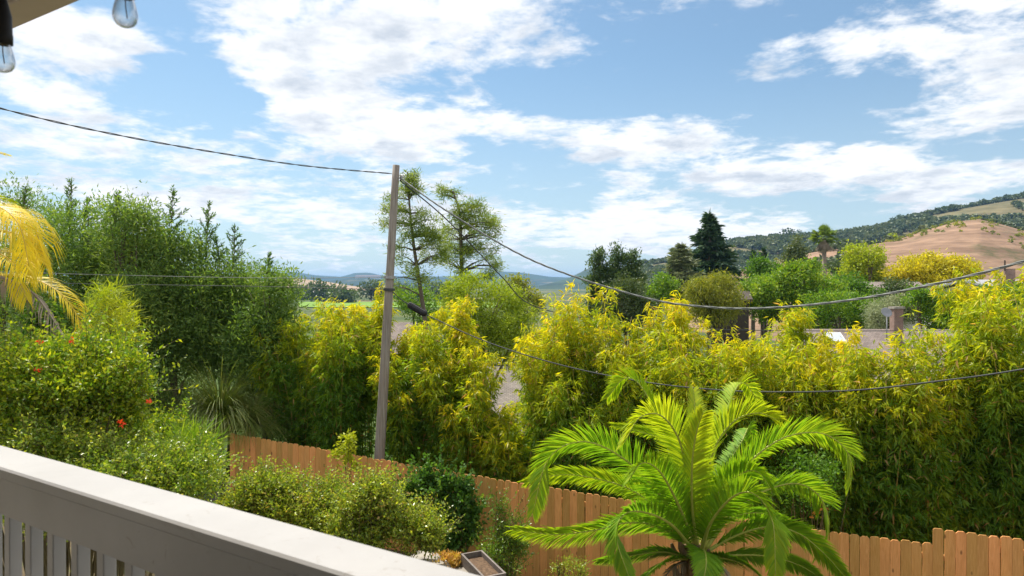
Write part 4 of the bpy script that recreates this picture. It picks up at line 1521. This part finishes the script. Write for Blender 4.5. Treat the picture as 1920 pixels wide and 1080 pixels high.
pl = on_pole(326)
cable('overhead_cable', [pl + Vector((-.08, -.02, 0)), px_at(600, 314, 13.0), px_at(480, 298, 12.1), px_at(240, 257, 10.4), px_at(0, 203, 9.0), px_at(-400, 90, 7.4)], .009, 'cable_black',
      'dark twisted cable from pole top sagging up to the left edge', 2)
cable('overhead_cable', [on_pole(334) + Vector((.1, -.05, 0)), px_at(840, 397, 13.4), px_at(1000, 489, 12.6), px_at(1200, 556, 11.6), px_at(1330, 576, 11.0), px_at(1450, 577, 10.4), px_at(1600, 562, 9.5), px_at(1760, 531, 8.6), px_at(1920, 490, 7.8), px_at(2300, 380, 6.3)],
      .011, 'cable_grey', 'thick twisted grey cable sagging from pole top to the right edge', 3)
cable('overhead_cable', [on_pole(338) + Vector((.1, -.02, 0)), px_at(840, 414, 15.5), px_at(940, 518, 16.5), px_at(1000, 573, 17.5), px_at(1130, 602, 19.0), px_at(1250, 612, 20), px_at(1400, 619, 21), px_at(1700, 620, 23), px_at(2050, 612, 25)],
      .014, 'cable_black', 'thin dark cable running low behind the bamboo tops to the right')
sp0, sp1 = px_at(765, 570, UY - .12), px_at(800, 590, UY - .3)
cable('overhead_cable', [on_pole(548) + Vector((.1, -.05, 0)), px_at(750, 560, UY - .08), sp0, sp1, px_at(910, 640, 13.3), px_at(1050, 684, 12.6), px_at(1200, 715, 11.9), px_at(1330, 730, 11.3), px_at(1450, 735, 10.8), px_at(1600, 732, 10.2), px_at(1750, 716, 9.6), px_at(1920, 692, 9.0), px_at(2300, 620, 7.6)],
      .012, 'cable_black', 'lower telephone cable crossing in front of the bamboo and behind the palm')
spl = MB()
d = (sp1 - sp0)
spl.tube([sp0, sp0 + d * .04, sp0 + d * .08, sp0 + d * .92, sp0 + d * .96, sp1], [.02, .055, .07, .07, .055, .02], 10)
for k in range(9):
    spl.tube([sp0 + d * (.12 + k * .09), sp0 + d * (.16 + k * .09)], .076, 10)
tag(spl.build('cable_splice', M['black_rubber']), 'black ribbed splice case on the lower cable right of the pole', 'splice case')
cable('overhead_cable', [on_pole(520) + Vector((-.1, 0, 0)), px_at(480, 521, 14.5), px_at(110, 513, 15.2), px_at(-300, 500, 16)], .006, 'cable_grey', 'upper of two thin wires running left from the pole', n=40)
cable('overhead_cable', [on_pole(543) + Vector((-.1, 0, 0)), px_at(480, 537, 14.5), px_at(110, 531, 15.2), px_at(-300, 520, 16)], .006, 'cable_black', 'lower of two thin wires running left from the pole', n=40)

# ------------------------------------------------------------------ houses
def house(name, px, Y, L, W, eave, ridge_z, rot, label, roofmat='tan_roof', wallmat='stucco', over=.5, windows=((-.3, .35), (.25, .35)), hip=False):
    """gable house; eave and ridge are heights on the photograph's scale (world z)"""
    cx = (px - 960) / F * Y
    g = ground(cx, Y)
    root = empty(name, Vector((cx, Y, g)), label, 'house')
    ex, ey = Vector((math.cos(rot), math.sin(rot), 0)), Vector((-math.sin(rot), math.cos(rot), 0))
    c = Vector((cx, Y, 0))
    mb = MB()
    zb = g - .4
    h = L / 2
    wv = W / 2
    A = [c + ex * sx * h + ey * sy * wv for sx, sy in ((-1, -1), (1, -1), (1, 1), (-1, 1))]
    lo = [a + ZU * zb for a in A]
    hi = [a + ZU * (eave - .05) for a in A]
    r0, r1 = c - ex * (h if not hip else h - wv) + ZU * (ridge_z - .08), c + ex * (h if not hip else h - wv) + ZU * (ridge_z - .08)
    mb.v = lo + hi + [r0, r1]
    mb.f = [(0, 1, 5, 4), (1, 2, 6, 9, 5), (2, 3, 7, 6), (3, 0, 4, 8, 7)]
    wall = mb.build('wall', M[wallmat], root)
    # roof slabs with thickness and a UV grid in metres for the shingles
    ro = MB()
    slope = (ridge_z - eave) / wv
    ez = eave - slope * over
    hh = h + over
    rr = hh if not hip else h - wv
    for s in (-1, 1):
        p = [c + ex * -hh + ey * s * (wv + over) + ZU * ez, c + ex * hh + ey * s * (wv + over) + ZU * ez, c + ex * rr + ZU * ridge_z, c - ex * rr + ZU * ridge_z]
        if s > 0:
            p = p[::-1]
        i = len(ro.v)
        ro.v += p + [x + ZU * .14 for x in p]
        ro.f += [(i + 3, i + 2, i + 1, i), (i + 4, i + 5, i + 6, i + 7), (i, i + 1, i + 5, i + 4), (i + 1, i + 2, i + 6, i + 5), (i + 2, i + 3, i + 7, i + 6), (i + 3, i, i + 4, i + 7)]
    if hip:
        for s in (-1, 1):
            p = [c + ex * s * hh - ey * s * (wv + over) + ZU * ez, c + ex * s * hh + ey * s * (wv + over) + ZU * ez, c + ex * s * rr + ZU * ridge_z]
            i = len(ro.v)
            ro.v += [x + ZU * .135 for x in p]
            ro.f.append((i, i + 1, i + 2))
    roof = ro.build('roof', M[roofmat], root)
    uv = roof.data.uv_layers.new(name='UVMap')
    off = offset_of(root)
    for poly in roof.data.polygons:
        for li in poly.loop_indices:
            v = roof.data.vertices[roof.data.loops[li].vertex_index].co + off - c
            uv.data[li].uv = (v.dot(ex), v.dot(ey) * 1.1)
    for (fx, fz) in windows:
        wc = c + ex * (fx * L) - ey * (wv + .03) + ZU * (g + (eave - g) * .55)
        wn = MB().box(wc, ex * .6, ey * .04, ZU * .55).build('window', M['white_trim'], root)
        MB().box(wc - ey * .035, ex * .52, ey * .02, ZU * .47).build('pane', M['glass_dark'], wn)
    for s in (-1, 1):
        MB().box(c + ey * s * (wv + over + .03) + ZU * (ez + .03), ex * hh, ey * .03, ZU * .09).build('fascia', M['dark_siding'], root)
    return root, roof, c, ex, ey


def chimney(px, top, bot, Y, wpx, parent, mat='brick', cap=True):
    a, b = px_at(px, top, Y), px_at(px, bot, Y)
    hw2 = wpx * Y / F / 2
    o = MB().box((a + b) / 2, Vector((hw2, 0, 0)), Vector((0, hw2 * .9, 0)), ZU * ((a.z - b.z) / 2)).build('chimney', M[mat], parent)
    uv = o.data.uv_layers.new(name='UVMap')
    off = offset_of(parent)
    for poly in o.data.polygons:
        for li in poly.loop_indices:
            v = o.data.vertices[o.data.loops[li].vertex_index].co + off
            uv.data[li].uv = (v.x + v.y, v.z)
    return o, a, hw2


# shingle-roofed house seen through the gap in the bamboo
H1, R1, c1, ex1, ey1 = house('shingle_house', 985, 30, 6.6, 9, 0.6, CAMZ - (688 - HOR) / F * 30, .02, 'low house with weathered shake roof in the gap between bamboo clumps', 'shake_roof', 'stucco', .6)
rdg = MB().box(c1 + ZU * (CAMZ - (688 - HOR) / F * 30 + .15), ex1 * 3.8, ey1 * .14, ZU * .05).build('ridge_cap', M['stone'], R1)
va = px_at(955, 668, 31.0)
vt = MB()
vt.tube([va - ZU * .9, va - ZU * .1], .22, 10)
vt.box(va + ZU * .02, Vector((.36, 0, 0)), Vector((0, .36, 0)), ZU * .05)
vt.box(va + ZU * .14, Vector((.26, 0, 0)), Vector((0, .26, 0)), ZU * .05)
vt.build('roof_vent', M['dark_siding'], R1)

# tan-roofed house at the right with skylight, chimney and satellite dish
HZ = 34
H2, R2, c2, ex2, ey2 = house('skylight_house', 1665, HZ, 8.6, 9, 0.9, CAMZ - (622 - HOR) / F * HZ, -.03, 'house with tan shingle roof, white skylight and brick chimney behind the bamboo', 'tan_roof', 'stucco', .6)


def on_roof(px, py, c, ex, ey, ridge, eave, W):
    """where a sight line meets the near roof slope"""
    d = px_at(px, py, 1.0) - Vector((0, 0, CAMZ))
    o = Vector((0, 0, CAMZ))
    slope = (ridge - eave) / (W / 2)
    # z = ridge + slope * ((p - c) . ey) on the near side
    s = (ridge + slope * ((o - c).dot(ey)) - o.z) / (d.z - slope * d.dot(ey))
    return o + d * s, (ey + ZU * slope).normalized()


rz2 = CAMZ - (622 - HOR) / F * HZ
p, upv = on_roof(1565, 636, c2, ex2, ey2, rz2 + .14, .9 + .14, 9)
nrm = ex2.cross(upv).normalized()
sk = MB().box(p + nrm * .06, ex2 * .42, upv * .42, nrm * .07).build('skylight', M['white_trim'], R2)
gl = MB().box(p + nrm * .145, ex2 * .37, upv * .37, nrm * .012)
glo = gl.build('skylight_pane', M['skylight_white'], R2)
ch2, ca, hw3 = chimney(1681, 577, 645, HZ - 1.0, 17, R2)
MB().box(ca + ZU * .0, Vector((hw3 + .05, 0, 0)), Vector((0, hw3 + .05, 0)), ZU * .05).build('chimney_cap', M['stone'], R2)
ds = px_at(1661, 587, HZ - 1.4)
dm = MB()
dm.tube([px_at(1663, 640, HZ - 1.4), px_at(1663, 589, HZ - 1.4)], .03, 6)
i0 = len(dm.v)
dm.lathe(ds, [(0.0, .0), (.12, .014), (.21, .045), (.26, .085), (.26, .095), (.20, .058), (.0, .014)], 18)
for k in range(i0, len(dm.v)):
    r = dm.v[k] - ds
    dm.v[k] = ds + Vector((r.x, r.y * .5 - r.z * .86, r.y * .86 + r.z * .5)) * 1.0
dm.build('satellite_dish', M['roof_flat_grey'], R2, True)

H3, R3, c3, ex3, ey3 = house('dark_house', 1366, 52, 2.6, 3, 4.9, CAMZ - (549 - HOR) / F * 52, -.2, 'dark house with flat eave between willow and bright green trees', 'dark_siding', 'dark_siding', .25, ())
H4, R4, c4, ex4, ey4 = house('grey_roof_house', 1800, 60, 7, 9, 4.9, CAMZ - (534 - HOR) / F * 60, .35, 'grey-roofed house below the round golden tree', 'roof_flat_grey', 'cream_wall', .5)
H5, R5, c5, ex5, ey5 = house('brick_chimney_house', 1925, 48, 9, 9, 5.4, CAMZ - (528 - HOR) / F * 48, .1, 'house with square brick chimney at the right edge', 'roof_flat_grey', 'cream_wall', .5)
ch5, ca5, hw5 = chimney(1887, 504, 545, 46, 20, R5)
MB().tube([px_at(1884, 508, 45.6), px_at(1884, 488, 45.6)], .05, 6).build('vent_pipe', M['dark_siding'], R5)
H6, R6, c6, ex6, ey6 = house('brown_eave_house', 1650, 66, 7, 7, 4.6, CAMZ - (531 - HOR) / F * 66, .1, 'brown house with dark eave between lime tree and golden tree', 'tan_roof', 'dark_siding', .6)
H7, R7, c7, ex7, ey7 = house('pink_roof_house', 752, 48, 2.6, 6, 1.4, CAMZ - (608 - HOR) / F * 48, .1, 'small house with pinkish roof just right of the pole', 'tan_roof', 'stucco', .5)
H8, R8, c8, ex8, ey8 = house('long_building', 730, 350, 62, 14, CAMZ - (590 - HOR) / F * 350, CAMZ - (575 - HOR) / F * 350, 0, 'long low pale building beyond the bright green field', 'roof_flat_grey', 'white_trim', .8)
H9, R9, c9, ex9, ey9 = house('white_barn', 575, 520, 34, 16, CAMZ - (556 - HOR) / F * 520, CAMZ - (546 - HOR) / F * 520, .1, 'far white barn roof left of the bamboo tops', 'white_trim', 'white_trim', .8)
mp = px_at(690, 517, 2980)
vi = empty('hilltop_house', Vector((mp.x, 2980, mp.z - 12)), 'tiny pale house on the distant blue ridge', 'house')
MB().box(Vector((mp.x, 2980, mp.z - 8)), Vector((55, 0, 0)), Vector((0, 10, 0)), ZU * 5).build('wall', M['white_trim'], vi)
rf = MB()
rf.v = [Vector((mp.x + a, 2980 + b, mp.z + c)) for (a, b, c) in ((-60, -12, -3), (60, -12, -3), (60, 12, -3), (-60, 12, -3), (-50, 0, 3), (50, 0, 3))]
rf.f = [(0, 1, 5, 4), (1, 2, 5), (2, 3, 4, 5), (3, 0, 4)]
rf.build('roof', M['tan_roof'], vi)

# ------------------------------------------------------------------ trees beyond the hedge
FARG = 'garden trees beyond the bamboo'


def sparse_pine(px_trunk, tufts, Y, label, r0, nn=60, seed=0, needle=.30, tr=.22):
    bx = (px_trunk[0][0] - 960) / F * Y
    b = Vector((bx, Y, ground(bx, Y)))
    tp = [b - ZU * .3] + [px_at(x, y, Y) for (x, y) in px_trunk]
    rnd = random.Random(seed)
    sp = []
    for (x, y, rx, ry, m) in tufts:
        for q in range(m):
            a = rnd.uniform(0, 6.28)
            r = math.sqrt(rnd.random())
            sp.append(px_at(x + rx * r * math.cos(a), y + ry * r * math.sin(a), Y + rnd.uniform(-1, 1) * rx * Y / F * .9))
    return tuft_pine('tall_pine', b, sp, label, 'pine_leaf', tr, nn, Y, tp, r0, needle, .038, 'pine tree', True, (0, .5), 'bark', 'two tall sparse pines behind the pole')


sparse_pine([(800, 640), (790, 555), (777, 470), (769, 400), (764, 322)],
            [(766, 335, 12, 12, 6), (768, 365, 22, 18, 8), (772, 400, 36, 22, 11), (735, 386, 16, 12, 4), (780, 440, 42, 22, 10), (812, 425, 24, 22, 6), (765, 478, 42, 20, 8), (800, 478, 34, 20, 7), (760, 520, 44, 22, 10), (735, 420, 16, 14, 4), (822, 450, 16, 14, 4)],
            36, 'tall thin pine with bare leaning trunk right behind the utility pole', .17, 110, seed=4)
sparse_pine([(862, 640), (866, 540), (864, 450), (862, 400), (850, 360)],
            [(838, 365, 18, 12, 6), (868, 388, 30, 16, 10), (850, 420, 36, 18, 10), (895, 410, 36, 20, 12), (918, 432, 22, 16, 7), (870, 450, 46, 20, 14), (905, 470, 36, 18, 11), (845, 480, 32, 18, 8), (890, 505, 46, 24, 16)],
            40, 'second tall pine with broader top, right of the thin pine', .20, 115, seed=5)

tree('leafy_tree', [(880, 555, 50, 45), (930, 585, 62, 60), (960, 640, 55, 60), (900, 640, 50, 60), (850, 560, 30, 35)], 26, 'lime_leaf', 20000, 'feathery yellow-green tree below the second pine, above the shingle roof', group=FARG, leaf=.16, lw=.25, hue=(0, .35, .4), droop=.3, seed=41)
tree('leafy_tree', [(965, 545, 26, 26), (990, 570, 30, 30)], 60, 'willow_leaf', 3500, 'small olive green tree against the blue hills', group=FARG, seed=42)
tree('leafy_tree', [(775, 560, 40, 30), (800, 585, 40, 30)], 44, 'bright_leaf', 3000, 'low green tree at the foot of the thin pine', group=FARG, seed=43)


def conifer(name, px, top, bot, halfw, Y, mat, label, nlev=22, leaf=.5, lw=.18, droop=.12, shape=.85, per=5, sub=26, cat='conifer', bark='bark', rag=.3, tilt=0, group=None, hue=(.1, .8)):
    cx = (px - 960) / F * Y
    g = ground(cx, Y)
    root = empty(name, Vector((cx, Y, g)), label, cat, group)
    zt, zb = CAMZ + (HOR - top) / F * Y, CAMZ + (HOR - bot) / F * Y
    R = halfw * Y / F
    mb = MB()
    tip = Vector((cx + tilt, Y, zt))
    mb.tube([Vector((cx, Y, g - .3)), Vector((cx, Y, (g + zb) / 2)), Vector((cx + tilt * .5, Y, (zb + zt) / 2)), tip], [.018 * (zt - g), .016 * (zt - g), .009 * (zt - g), .02], 8)
    P, D = [], []
    for l in range(nlev):
        s = l / (nlev - 1)
        z = zb + (zt - zb) * s
        rl_ = R * (1 - s) ** shape + .05 * R
        for b in range(per + (1 if s < .5 else 0)):
            a = random.uniform(0, 6.283)
            ln = rl_ * random.uniform(1 - rag, 1 + rag * .5)
            st_ = Vector((cx + tilt * s, Y, z + random.uniform(-.3, .3) * (zt - zb) / nlev))
            dv = Vector((math.cos(a), math.sin(a), 0))
            e = st_ + dv * ln + ZU * (-droop * ln + .12 * ln * s)
            mb.tube([st_, (st_ + e) / 2 + ZU * .05 * ln, e], [.05 + .02 * ln, .03, .01], 4)
            m = int(sub * (.4 + ln / R))
            f = RNG.uniform(.12, 1.05, m)
            q = np.array(tuple(st_))[None] + np.array(tuple(e - st_))[None] * f[:, None]
            q += RNG.normal(size=(m, 3)) * np.array([.13, .13, .045]) * ln * (1.15 - f)[:, None] + RNG.normal(size=(m, 3)) * .06 * leaf
            d = np.array(tuple(dv))[None] * .8 + RNG.normal(size=(m, 3)) * np.array([.6, .6, .2])
            d[:, 2] -= droop * 1.2
            P.append(q)
            D.append(d)
    for q in range(30):
        P.append(np.array([tuple(tip - ZU * random.uniform(0, .1) * (zt - zb))]))
        D.append(np.array([[random.gauss(0, .5), random.gauss(0, .5), 1.0]]))
    mb.build('trunk', M[bark], root, True)
    P, D = np.vstack(P), np.vstack(D)
    m = len(P)
    leaves('crown', P, D, leaf * RNG.uniform(.7, 1.3, m), leaf * lw * RNG.uniform(.7, 1.3, m), RNG.uniform(hue[0], hue[1], m), M[mat], root, fold=.1)
    return root


conifer('redwood_tree', 1330, 404, 548, 54, 80, 'redwood_leaf', 'dark pointed redwood rising highest against the wooded ridge', 24, .8, .26, .14, .72, 8, 46, rag=.5)
conifer('cedar_tree', 1278, 462, 560, 42, 70, 'cedar_leaf', 'grey-green cedar with layered flat branches left of the redwood', 14, .6, .22, .0, .55, 8, 56, rag=.35)
conifer('conifer', 1262, 470, 560, 16, 72, 'redwood_leaf', 'small dark conifer tip at the left shoulder of the cedar', 12, .5, .3, .1, .7, 6, 30)
DG = 'dark conifers right of the tall bamboo plume'
for (spec, n_, lab, sd) in (
        ([(1123, 478, 8, 9), (1118, 494, 14, 9), (1128, 512, 17, 11), (1115, 528, 15, 12), (1128, 552, 22, 18), (1118, 580, 22, 22)], 5200, 'leftmost of three dark loose conifers above the bamboo', 81),
        ([(1156, 471, 8, 9), (1160, 490, 18, 12), (1148, 512, 20, 14), (1168, 530, 24, 16), (1152, 556, 30, 22), (1165, 590, 34, 30)], 8000, 'middle and bushiest of three dark loose conifers', 82),
        ([(1188, 478, 6, 8), (1193, 494, 10, 8), (1182, 508, 10, 8), (1196, 524, 15, 11), (1186, 548, 20, 18), (1195, 582, 26, 28)], 5000, 'rightmost of three dark loose conifers, thin at the top', 83)):
    tree('conifer', spec, 45, 'conifer_leaf', n_, lab, 'conifer', DG, leaf=.26, lw=.3, sig=.2, trunk=.16, seed=sd, up=.2, hue=(0, .45, .4))
tree('leafy_tree', [(1170, 560, 40, 45), (1200, 590, 30, 40), (1150, 600, 30, 40)], 42, 'oak_leaf', 8000, 'dark green tree filling the foot of the three conifers', group=FARG, seed=44)
tree('leafy_tree', [(1245, 540, 22, 26), (1230, 560, 24, 26)], 58, 'bright_leaf', 2500, 'small bright green tree left of the cedar', group=FARG, seed=45)
tree('willow_tree', [(1338, 545, 46, 34), (1310, 560, 30, 36), (1366, 562, 26, 34), (1340, 580, 46, 30)], 47, 'willow_leaf', 13000, 'round olive green weeping tree below the redwood', group=FARG, leaf=.3, lw=.2, droop=.9, out_w=.3, seed=46)
tree('leafy_tree', [(1435, 505, 30, 20), (1415, 512, 22, 16), (1455, 515, 20, 18)], 75, 'bright_leaf', 4500, 'rounded mid green tree below the golden slope, left of the fan palm', group=FARG, hue=(0, .35, .35), seed=47)
tree('leafy_tree', [(1415, 536, 34, 16), (1445, 548, 36, 22), (1425, 560, 24, 16)], 56, 'bright_leaf', 6000, 'bright green tree above the dark house eave', group=FARG, seed=48)
tree('leafy_tree', [(1500, 528, 46, 28), (1458, 545, 40, 28), (1540, 545, 48, 28), (1490, 572, 70, 36), (1482, 502, 12, 11), (1515, 504, 20, 12), (1430, 575, 36, 26)], 52, 'bright_leaf', 17000, 'largest bright green tree in front of the fan palm', group=FARG, hue=(.25, .4, .45), seed=49, leaf=.27)
tree('leafy_tree', [(1570, 575, 56, 32), (1605, 590, 42, 30), (1560, 605, 66, 28), (1625, 580, 28, 20), (1520, 600, 40, 26)], 46, 'bright_leaf', 11000, 'broad green tree in front, left of the silvery olive', group=FARG, hue=(.15, .4, .4), seed=50)
tree('leafy_tree', [(1590, 540, 34, 22), (1615, 548, 30, 24), (1570, 540, 24, 18)], 58, 'bright_leaf', 4500, 'dark glossy tree with pale highlights below the lime tree', group=FARG, hue=(0, .3, .35), seed=51)
tree('lime_tree', [(1605, 485, 20, 26), (1635, 480, 20, 22), (1620, 505, 34, 26), (1640, 520, 18, 20), (1600, 515, 18, 24)], 72, 'lime_leaf', 8000, 'upright yellow-lime tree between fan palm and golden tree', group=FARG, seed=52)
tree('golden_tree', [(1755, 498, 52, 24), (1710, 512, 40, 26), (1800, 508, 36, 24), (1690, 528, 24, 20), (1740, 520, 50, 20)], 70, 'yellow_leaf', 14000, 'wide umbrella-shaped golden yellow tree below the dry hill', group=FARG, seed=53, leaf=.34, hue=(.1, .4, .45))
tree('olive_tree', [(1665, 585, 36, 26), (1700, 578, 28, 24), (1645, 600, 20, 20)], 42, 'silver_leaf', 9000, 'silvery olive tree behind the satellite dish', group=FARG, leaf=.2, lw=.25, seed=54)
tree('leafy_tree', [(1680, 545, 26, 22), (1665, 560, 20, 18)], 60, 'oak_leaf', 2500, 'dull dark tree at the foot of the golden tree', group=FARG, seed=55)
tree('leafy_tree', [(1760, 570, 40, 22), (1720, 560, 26, 18), (1800, 575, 40, 24), (1770, 600, 60, 26)], 40, 'bright_leaf', 10000, 'green tree in front of the grey roof, right of the silvery olive', group=FARG, hue=(.1, .4, .45), seed=56, leaf=.2)
tree('leafy_tree', [(1870, 560, 50, 26), (1920, 555, 40, 26)], 36, 'bright_leaf', 7000, 'green tree below the square brick chimney at right', group=FARG, hue=(.05, .4, .4), seed=57, leaf=.18)
tree('leafy_tree', [(1493, 472, 15, 20), (1490, 490, 16, 18)], 95, 'oak_leaf', 2600, 'narrow dull green tree left of the fan palm', group=FARG, seed=58, hue=(.3, .4, .4))
tree('dark_shrub_tree', [(1570, 504, 12, 9), (1580, 510, 12, 9)], 90, 'oak_leaf', 1500, 'dark bush at the foot of the fan palm', cat='bush', group=FARG, seed=59)
for (x, tp, hw_, lab) in ((1412, 472, 6, 'left one of two small dark cypress spires above mid green tree'), (1432, 468, 7, 'right one of two small dark cypress spires above mid green tree')):
    conifer('cypress_tree', x, tp, 520, hw_, 85, 'redwood_leaf', lab, 12, .4, .3, -.5, .5, 6, 14)
for i, (x, y, r, Y) in enumerate([(690, 545, 20, 480), (600, 550, 24, 430), (640, 556, 18, 400), (560, 552, 20, 500), (760, 552, 18, 430), (820, 548, 24, 460)]):
    tree('valley_tree', [(x, y, r, r * .7), (x + r * .7, y + 4, r * .7, r * .6)], Y, 'oak_leaf', 900,
         ['dark valley tree left of the pole top cables, near the ridge house', 'dark valley tree above the left bamboo clump', 'dark valley tree between barn and pole', 'dark valley tree beside the white barn', 'dark valley tree right of the pole, beyond the field', 'dark valley tree between the two tall pines'][i],
         group='dark trees on the valley floor', leaf=2.4, lw=.6, seed=70 + i)

# ------------------------------------------------------------------ fan palm on the slope
FY = 112
fx = (1546 - 960) / F * FY
fb = Vector((fx, FY, ground(fx, FY)))
fpalm = empty('fan_palm', fb, 'tall fan palm with brown skirt standing against the golden hill', 'palm')
fc = px_at(1545, 447, FY)
MB().tube([fb - ZU * .4, (fb + fc) / 2, fc], [.42, .36, .34], 10).build('trunk', M['pale_bark'], fpalm, True)


def fans(name, n, elo, ehi, rlo, rhi, mat, size, hue):
    V, T, H = [], [], []
    for q in range(n):
        a = random.uniform(0, 6.283)
        e = random.uniform(elo, ehi)
        d = Vector((math.cos(a) * math.cos(e), math.sin(a) * math.cos(e), math.sin(e)))
        r = random.uniform(rlo, rhi)
        c = fc + d * r
        sd = d.cross(ZU).normalized()
        up = sd.cross(d)
        hv = random.uniform(*hue)
        for k in range(13):
            th = (k - 6) * .19
            dd = (d * math.cos(th) + sd * math.sin(th) + up * random.uniform(-.1, .1) - ZU * .25 * abs(th)).normalized()
            p = c - d * size * .3
            w_ = up.cross(dd).normalized() * size * .055
            tp = p + dd * size * random.uniform(.85, 1.1) * (1 - .25 * abs(th))
            tp.z -= size * .12
            i0 = len(V)
            m_ = p + dd * size * .5
            V += [tuple(p), tuple(m_ + w_), tuple(tp), tuple(m_ - w_)]
            T += [(i0, i0 + 1, i0 + 2), (i0, i0 + 2, i0 + 3)]
            H += [hv, hv]
    fast_mesh(name, np.array(V), np.array(T), M[mat], fpalm, np.array(H))


fans('fronds', 56, -.5, 1.5, 1.0, 1.9, 'pine_leaf', 1.35, (.0, .45))
fans('dead_skirt', 30, -1.45, -.9, .8, 2.0, 'dead_frond', 1.3, (0, .6))

# ------------------------------------------------------------------ woods on the ridge, scrub on the hill
def woods(name, pts, label, mat='ridge_leaf', nl=46, hue=(0, .75)):
    P, D, L, H = [], [], [], []
    for (x, y, z, r) in pts:
        d = rand_dirs(nl)
        d[:, 2] = np.abs(d[:, 2]) * .95 + .02 * d[:, 2]
        P.append(np.array([x, y, z + r * .35]) + d * np.array([r, r, r * 1.05]) * RNG.uniform(.65, 1.05, (nl, 1)))
        t_ = rand_dirs(nl) * .8 + d * .4
        D.append(t_)
        L.append(np.full(nl, r * .75) * RNG.uniform(.7, 1.2, nl))
        H.append(random.uniform(*hue) * .7 + RNG.uniform(0, .35, nl))
    P, D, L, H = np.vstack(P), np.vstack(D), np.concatenate(L), np.concatenate(H)
    V, T = leaf_soup(P - unit(D) * (L * .5)[:, None], D, L, L * .8, .2)
    o = fast_mesh(name, V, T, M[mat], None, np.repeat(np.clip(H, 0, 1), 2))
    tag(o, label, 'woodland', None, 'stuff')
    return o


wp = []
for q in range(5200):
    y = random.uniform(470, 800)
    px = random.uniform(1130, 2050)
    x = (px - 960) / F * y
    nz_ = math.sin(x * .021 + 1) * math.sin(y * .027 + 2) + .5 * math.sin(x * .05 + y * .04)
    if nz_ < -.30:
        continue
    z = ridge.z(x, y)
    if z < ground(x, y) + 2:
        continue
    wp.append((x, y, z, random.uniform(2.2, 5.0)))
for q in range(260):     # the crest line itself
    px = 1180 + q * 3.2
    x = (px - 960) / F * 755
    wp.append((x, 755 + random.uniform(-8, 8), ridge.z(x, 755), random.uniform(2.5, 5.5)))
woods('ridge_woods', wp, 'continuous oak woods covering the ridge at the right')
gw = []
for (x0, y0, x1, y1, m, dy_) in [(1620, 470, 1560, 475, 26, 305), (1560, 468, 1700, 452, 50, 345), (1700, 455, 1800, 420, 60, 350), (1840, 425, 1960, 450, 60, 345), (1480, 488, 1560, 475, 30, 340), (1540, 482, 1580, 478, 14, 260)]:
    for q in range(m):
        f = random.random()
        px = x0 + (x1 - x0) * f + random.gauss(0, 4)
        y = dy_ + random.gauss(0, 7)
        x = (px - 960) / F * y
        gw.append((x, y, golden.z(x, y), random.uniform(1.2, 3.0)))
woods('hill_thicket', gw, 'dark thicket along the crest and folds of the golden hill')
sw = []
for q in range(900):
    px, y = random.uniform(1380, 2000), random.uniform(150, 325)
    x = (px - 960) / F * y
    if math.sin(x * .06 + 2) + math.sin(y * .05 + x * .03) < .6:
        continue
    sw.append((x, y, golden.z(x, y) - .2, random.uniform(.4, 1.3)))
woods('hill_scrub', sw, 'low green scrub scattered over the golden hill', 'willow_leaf', 26)
HG = 'trees standing out on the hill skyline'
for (px, py, r, D_, lab) in [(1475, 437, 11, 740, 'lone dark oak on the skyline left of the fan palm'), (1497, 440, 8, 740, 'smaller skyline oak right of the lone oak'),
                             (1674, 415, 7, 740, 'slim dark pine on the skyline, left one of the pair'), (1688, 411, 9, 740, 'taller dark pine on the skyline, right one of the pair'),
                             (1648, 428, 9, 700, 'round green tree on the shoulder of the ridge')]:
    c = px_at(px, py, D_)
    g = ridge.z(c.x, D_)
    rt = empty('skyline_tree', Vector((c.x, D_, g)), lab, 'tree', HG)
    rr = r * D_ / F
    MB().tube([Vector((c.x, D_, g - 1)), c], [rr * .12, rr * .06], 6).build('trunk', M['bark'], rt)
    bl = [((c.x, D_, c.z), (rr, rr, rr * .8)), ((c.x + rr * .4, D_, c.z - rr * .5), (rr * .8, rr * .8, rr * .6)), ((c.x - rr * .2, D_, c.z - rr * 1.0), (rr * .7, rr * .7, rr * .7))]
    P, D, ch = crown_points(bl, 420, 10, rr * .18)
    leaves('crown', P, D + RNG.normal(size=P.shape) * .6, rr * .34, rr * .2, RNG.uniform(0, .6, len(P)), M['oak_leaf'], rt)
c = px_at(1673, 446, 335)
rt = empty('lime_bush', Vector((c.x, 335, golden.z(c.x, 335))), 'bright lime bush at the edge of the dry grass slope', 'bush')
bl = [((c.x, 335, c.z), (1.9, 1.9, 2.4))]
MB().tube([rt.location - ZU * .5, c], [.3, .15], 6).build('trunk', M['bark'], rt)
P, D, ch = crown_points(bl, 500, 10, .35)
leaves('crown', P, D + RNG.normal(size=P.shape) * .6, .9, .45, RNG.uniform(.2, .9, len(P)), M['lime_leaf'], rt)

# ------------------------------------------------------------------ haze
hm = bpy.data.materials.new('haze_air')
hm.use_nodes = True
ht = NT(hm.node_tree)
ho = ht.n('ShaderNodeOutputMaterial')
pv = ht.n('ShaderNodeVolumePrincipled')
pv.inputs['Color'].default_value = (0.28, 0.55, 1.0, 1)
pv.inputs['Density'].default_value = 0.00011
pv.inputs['Anisotropy'].default_value = 0.2
ht.link(pv.outputs[0], ho.inputs['Volume'])
hz = MB().box(Vector((0, 4000, 45)), Vector((14500, 0, 0)), Vector((0, 14500, 0)), ZU * 85).build('haze', hm)
tag(hz, kind='stuff')
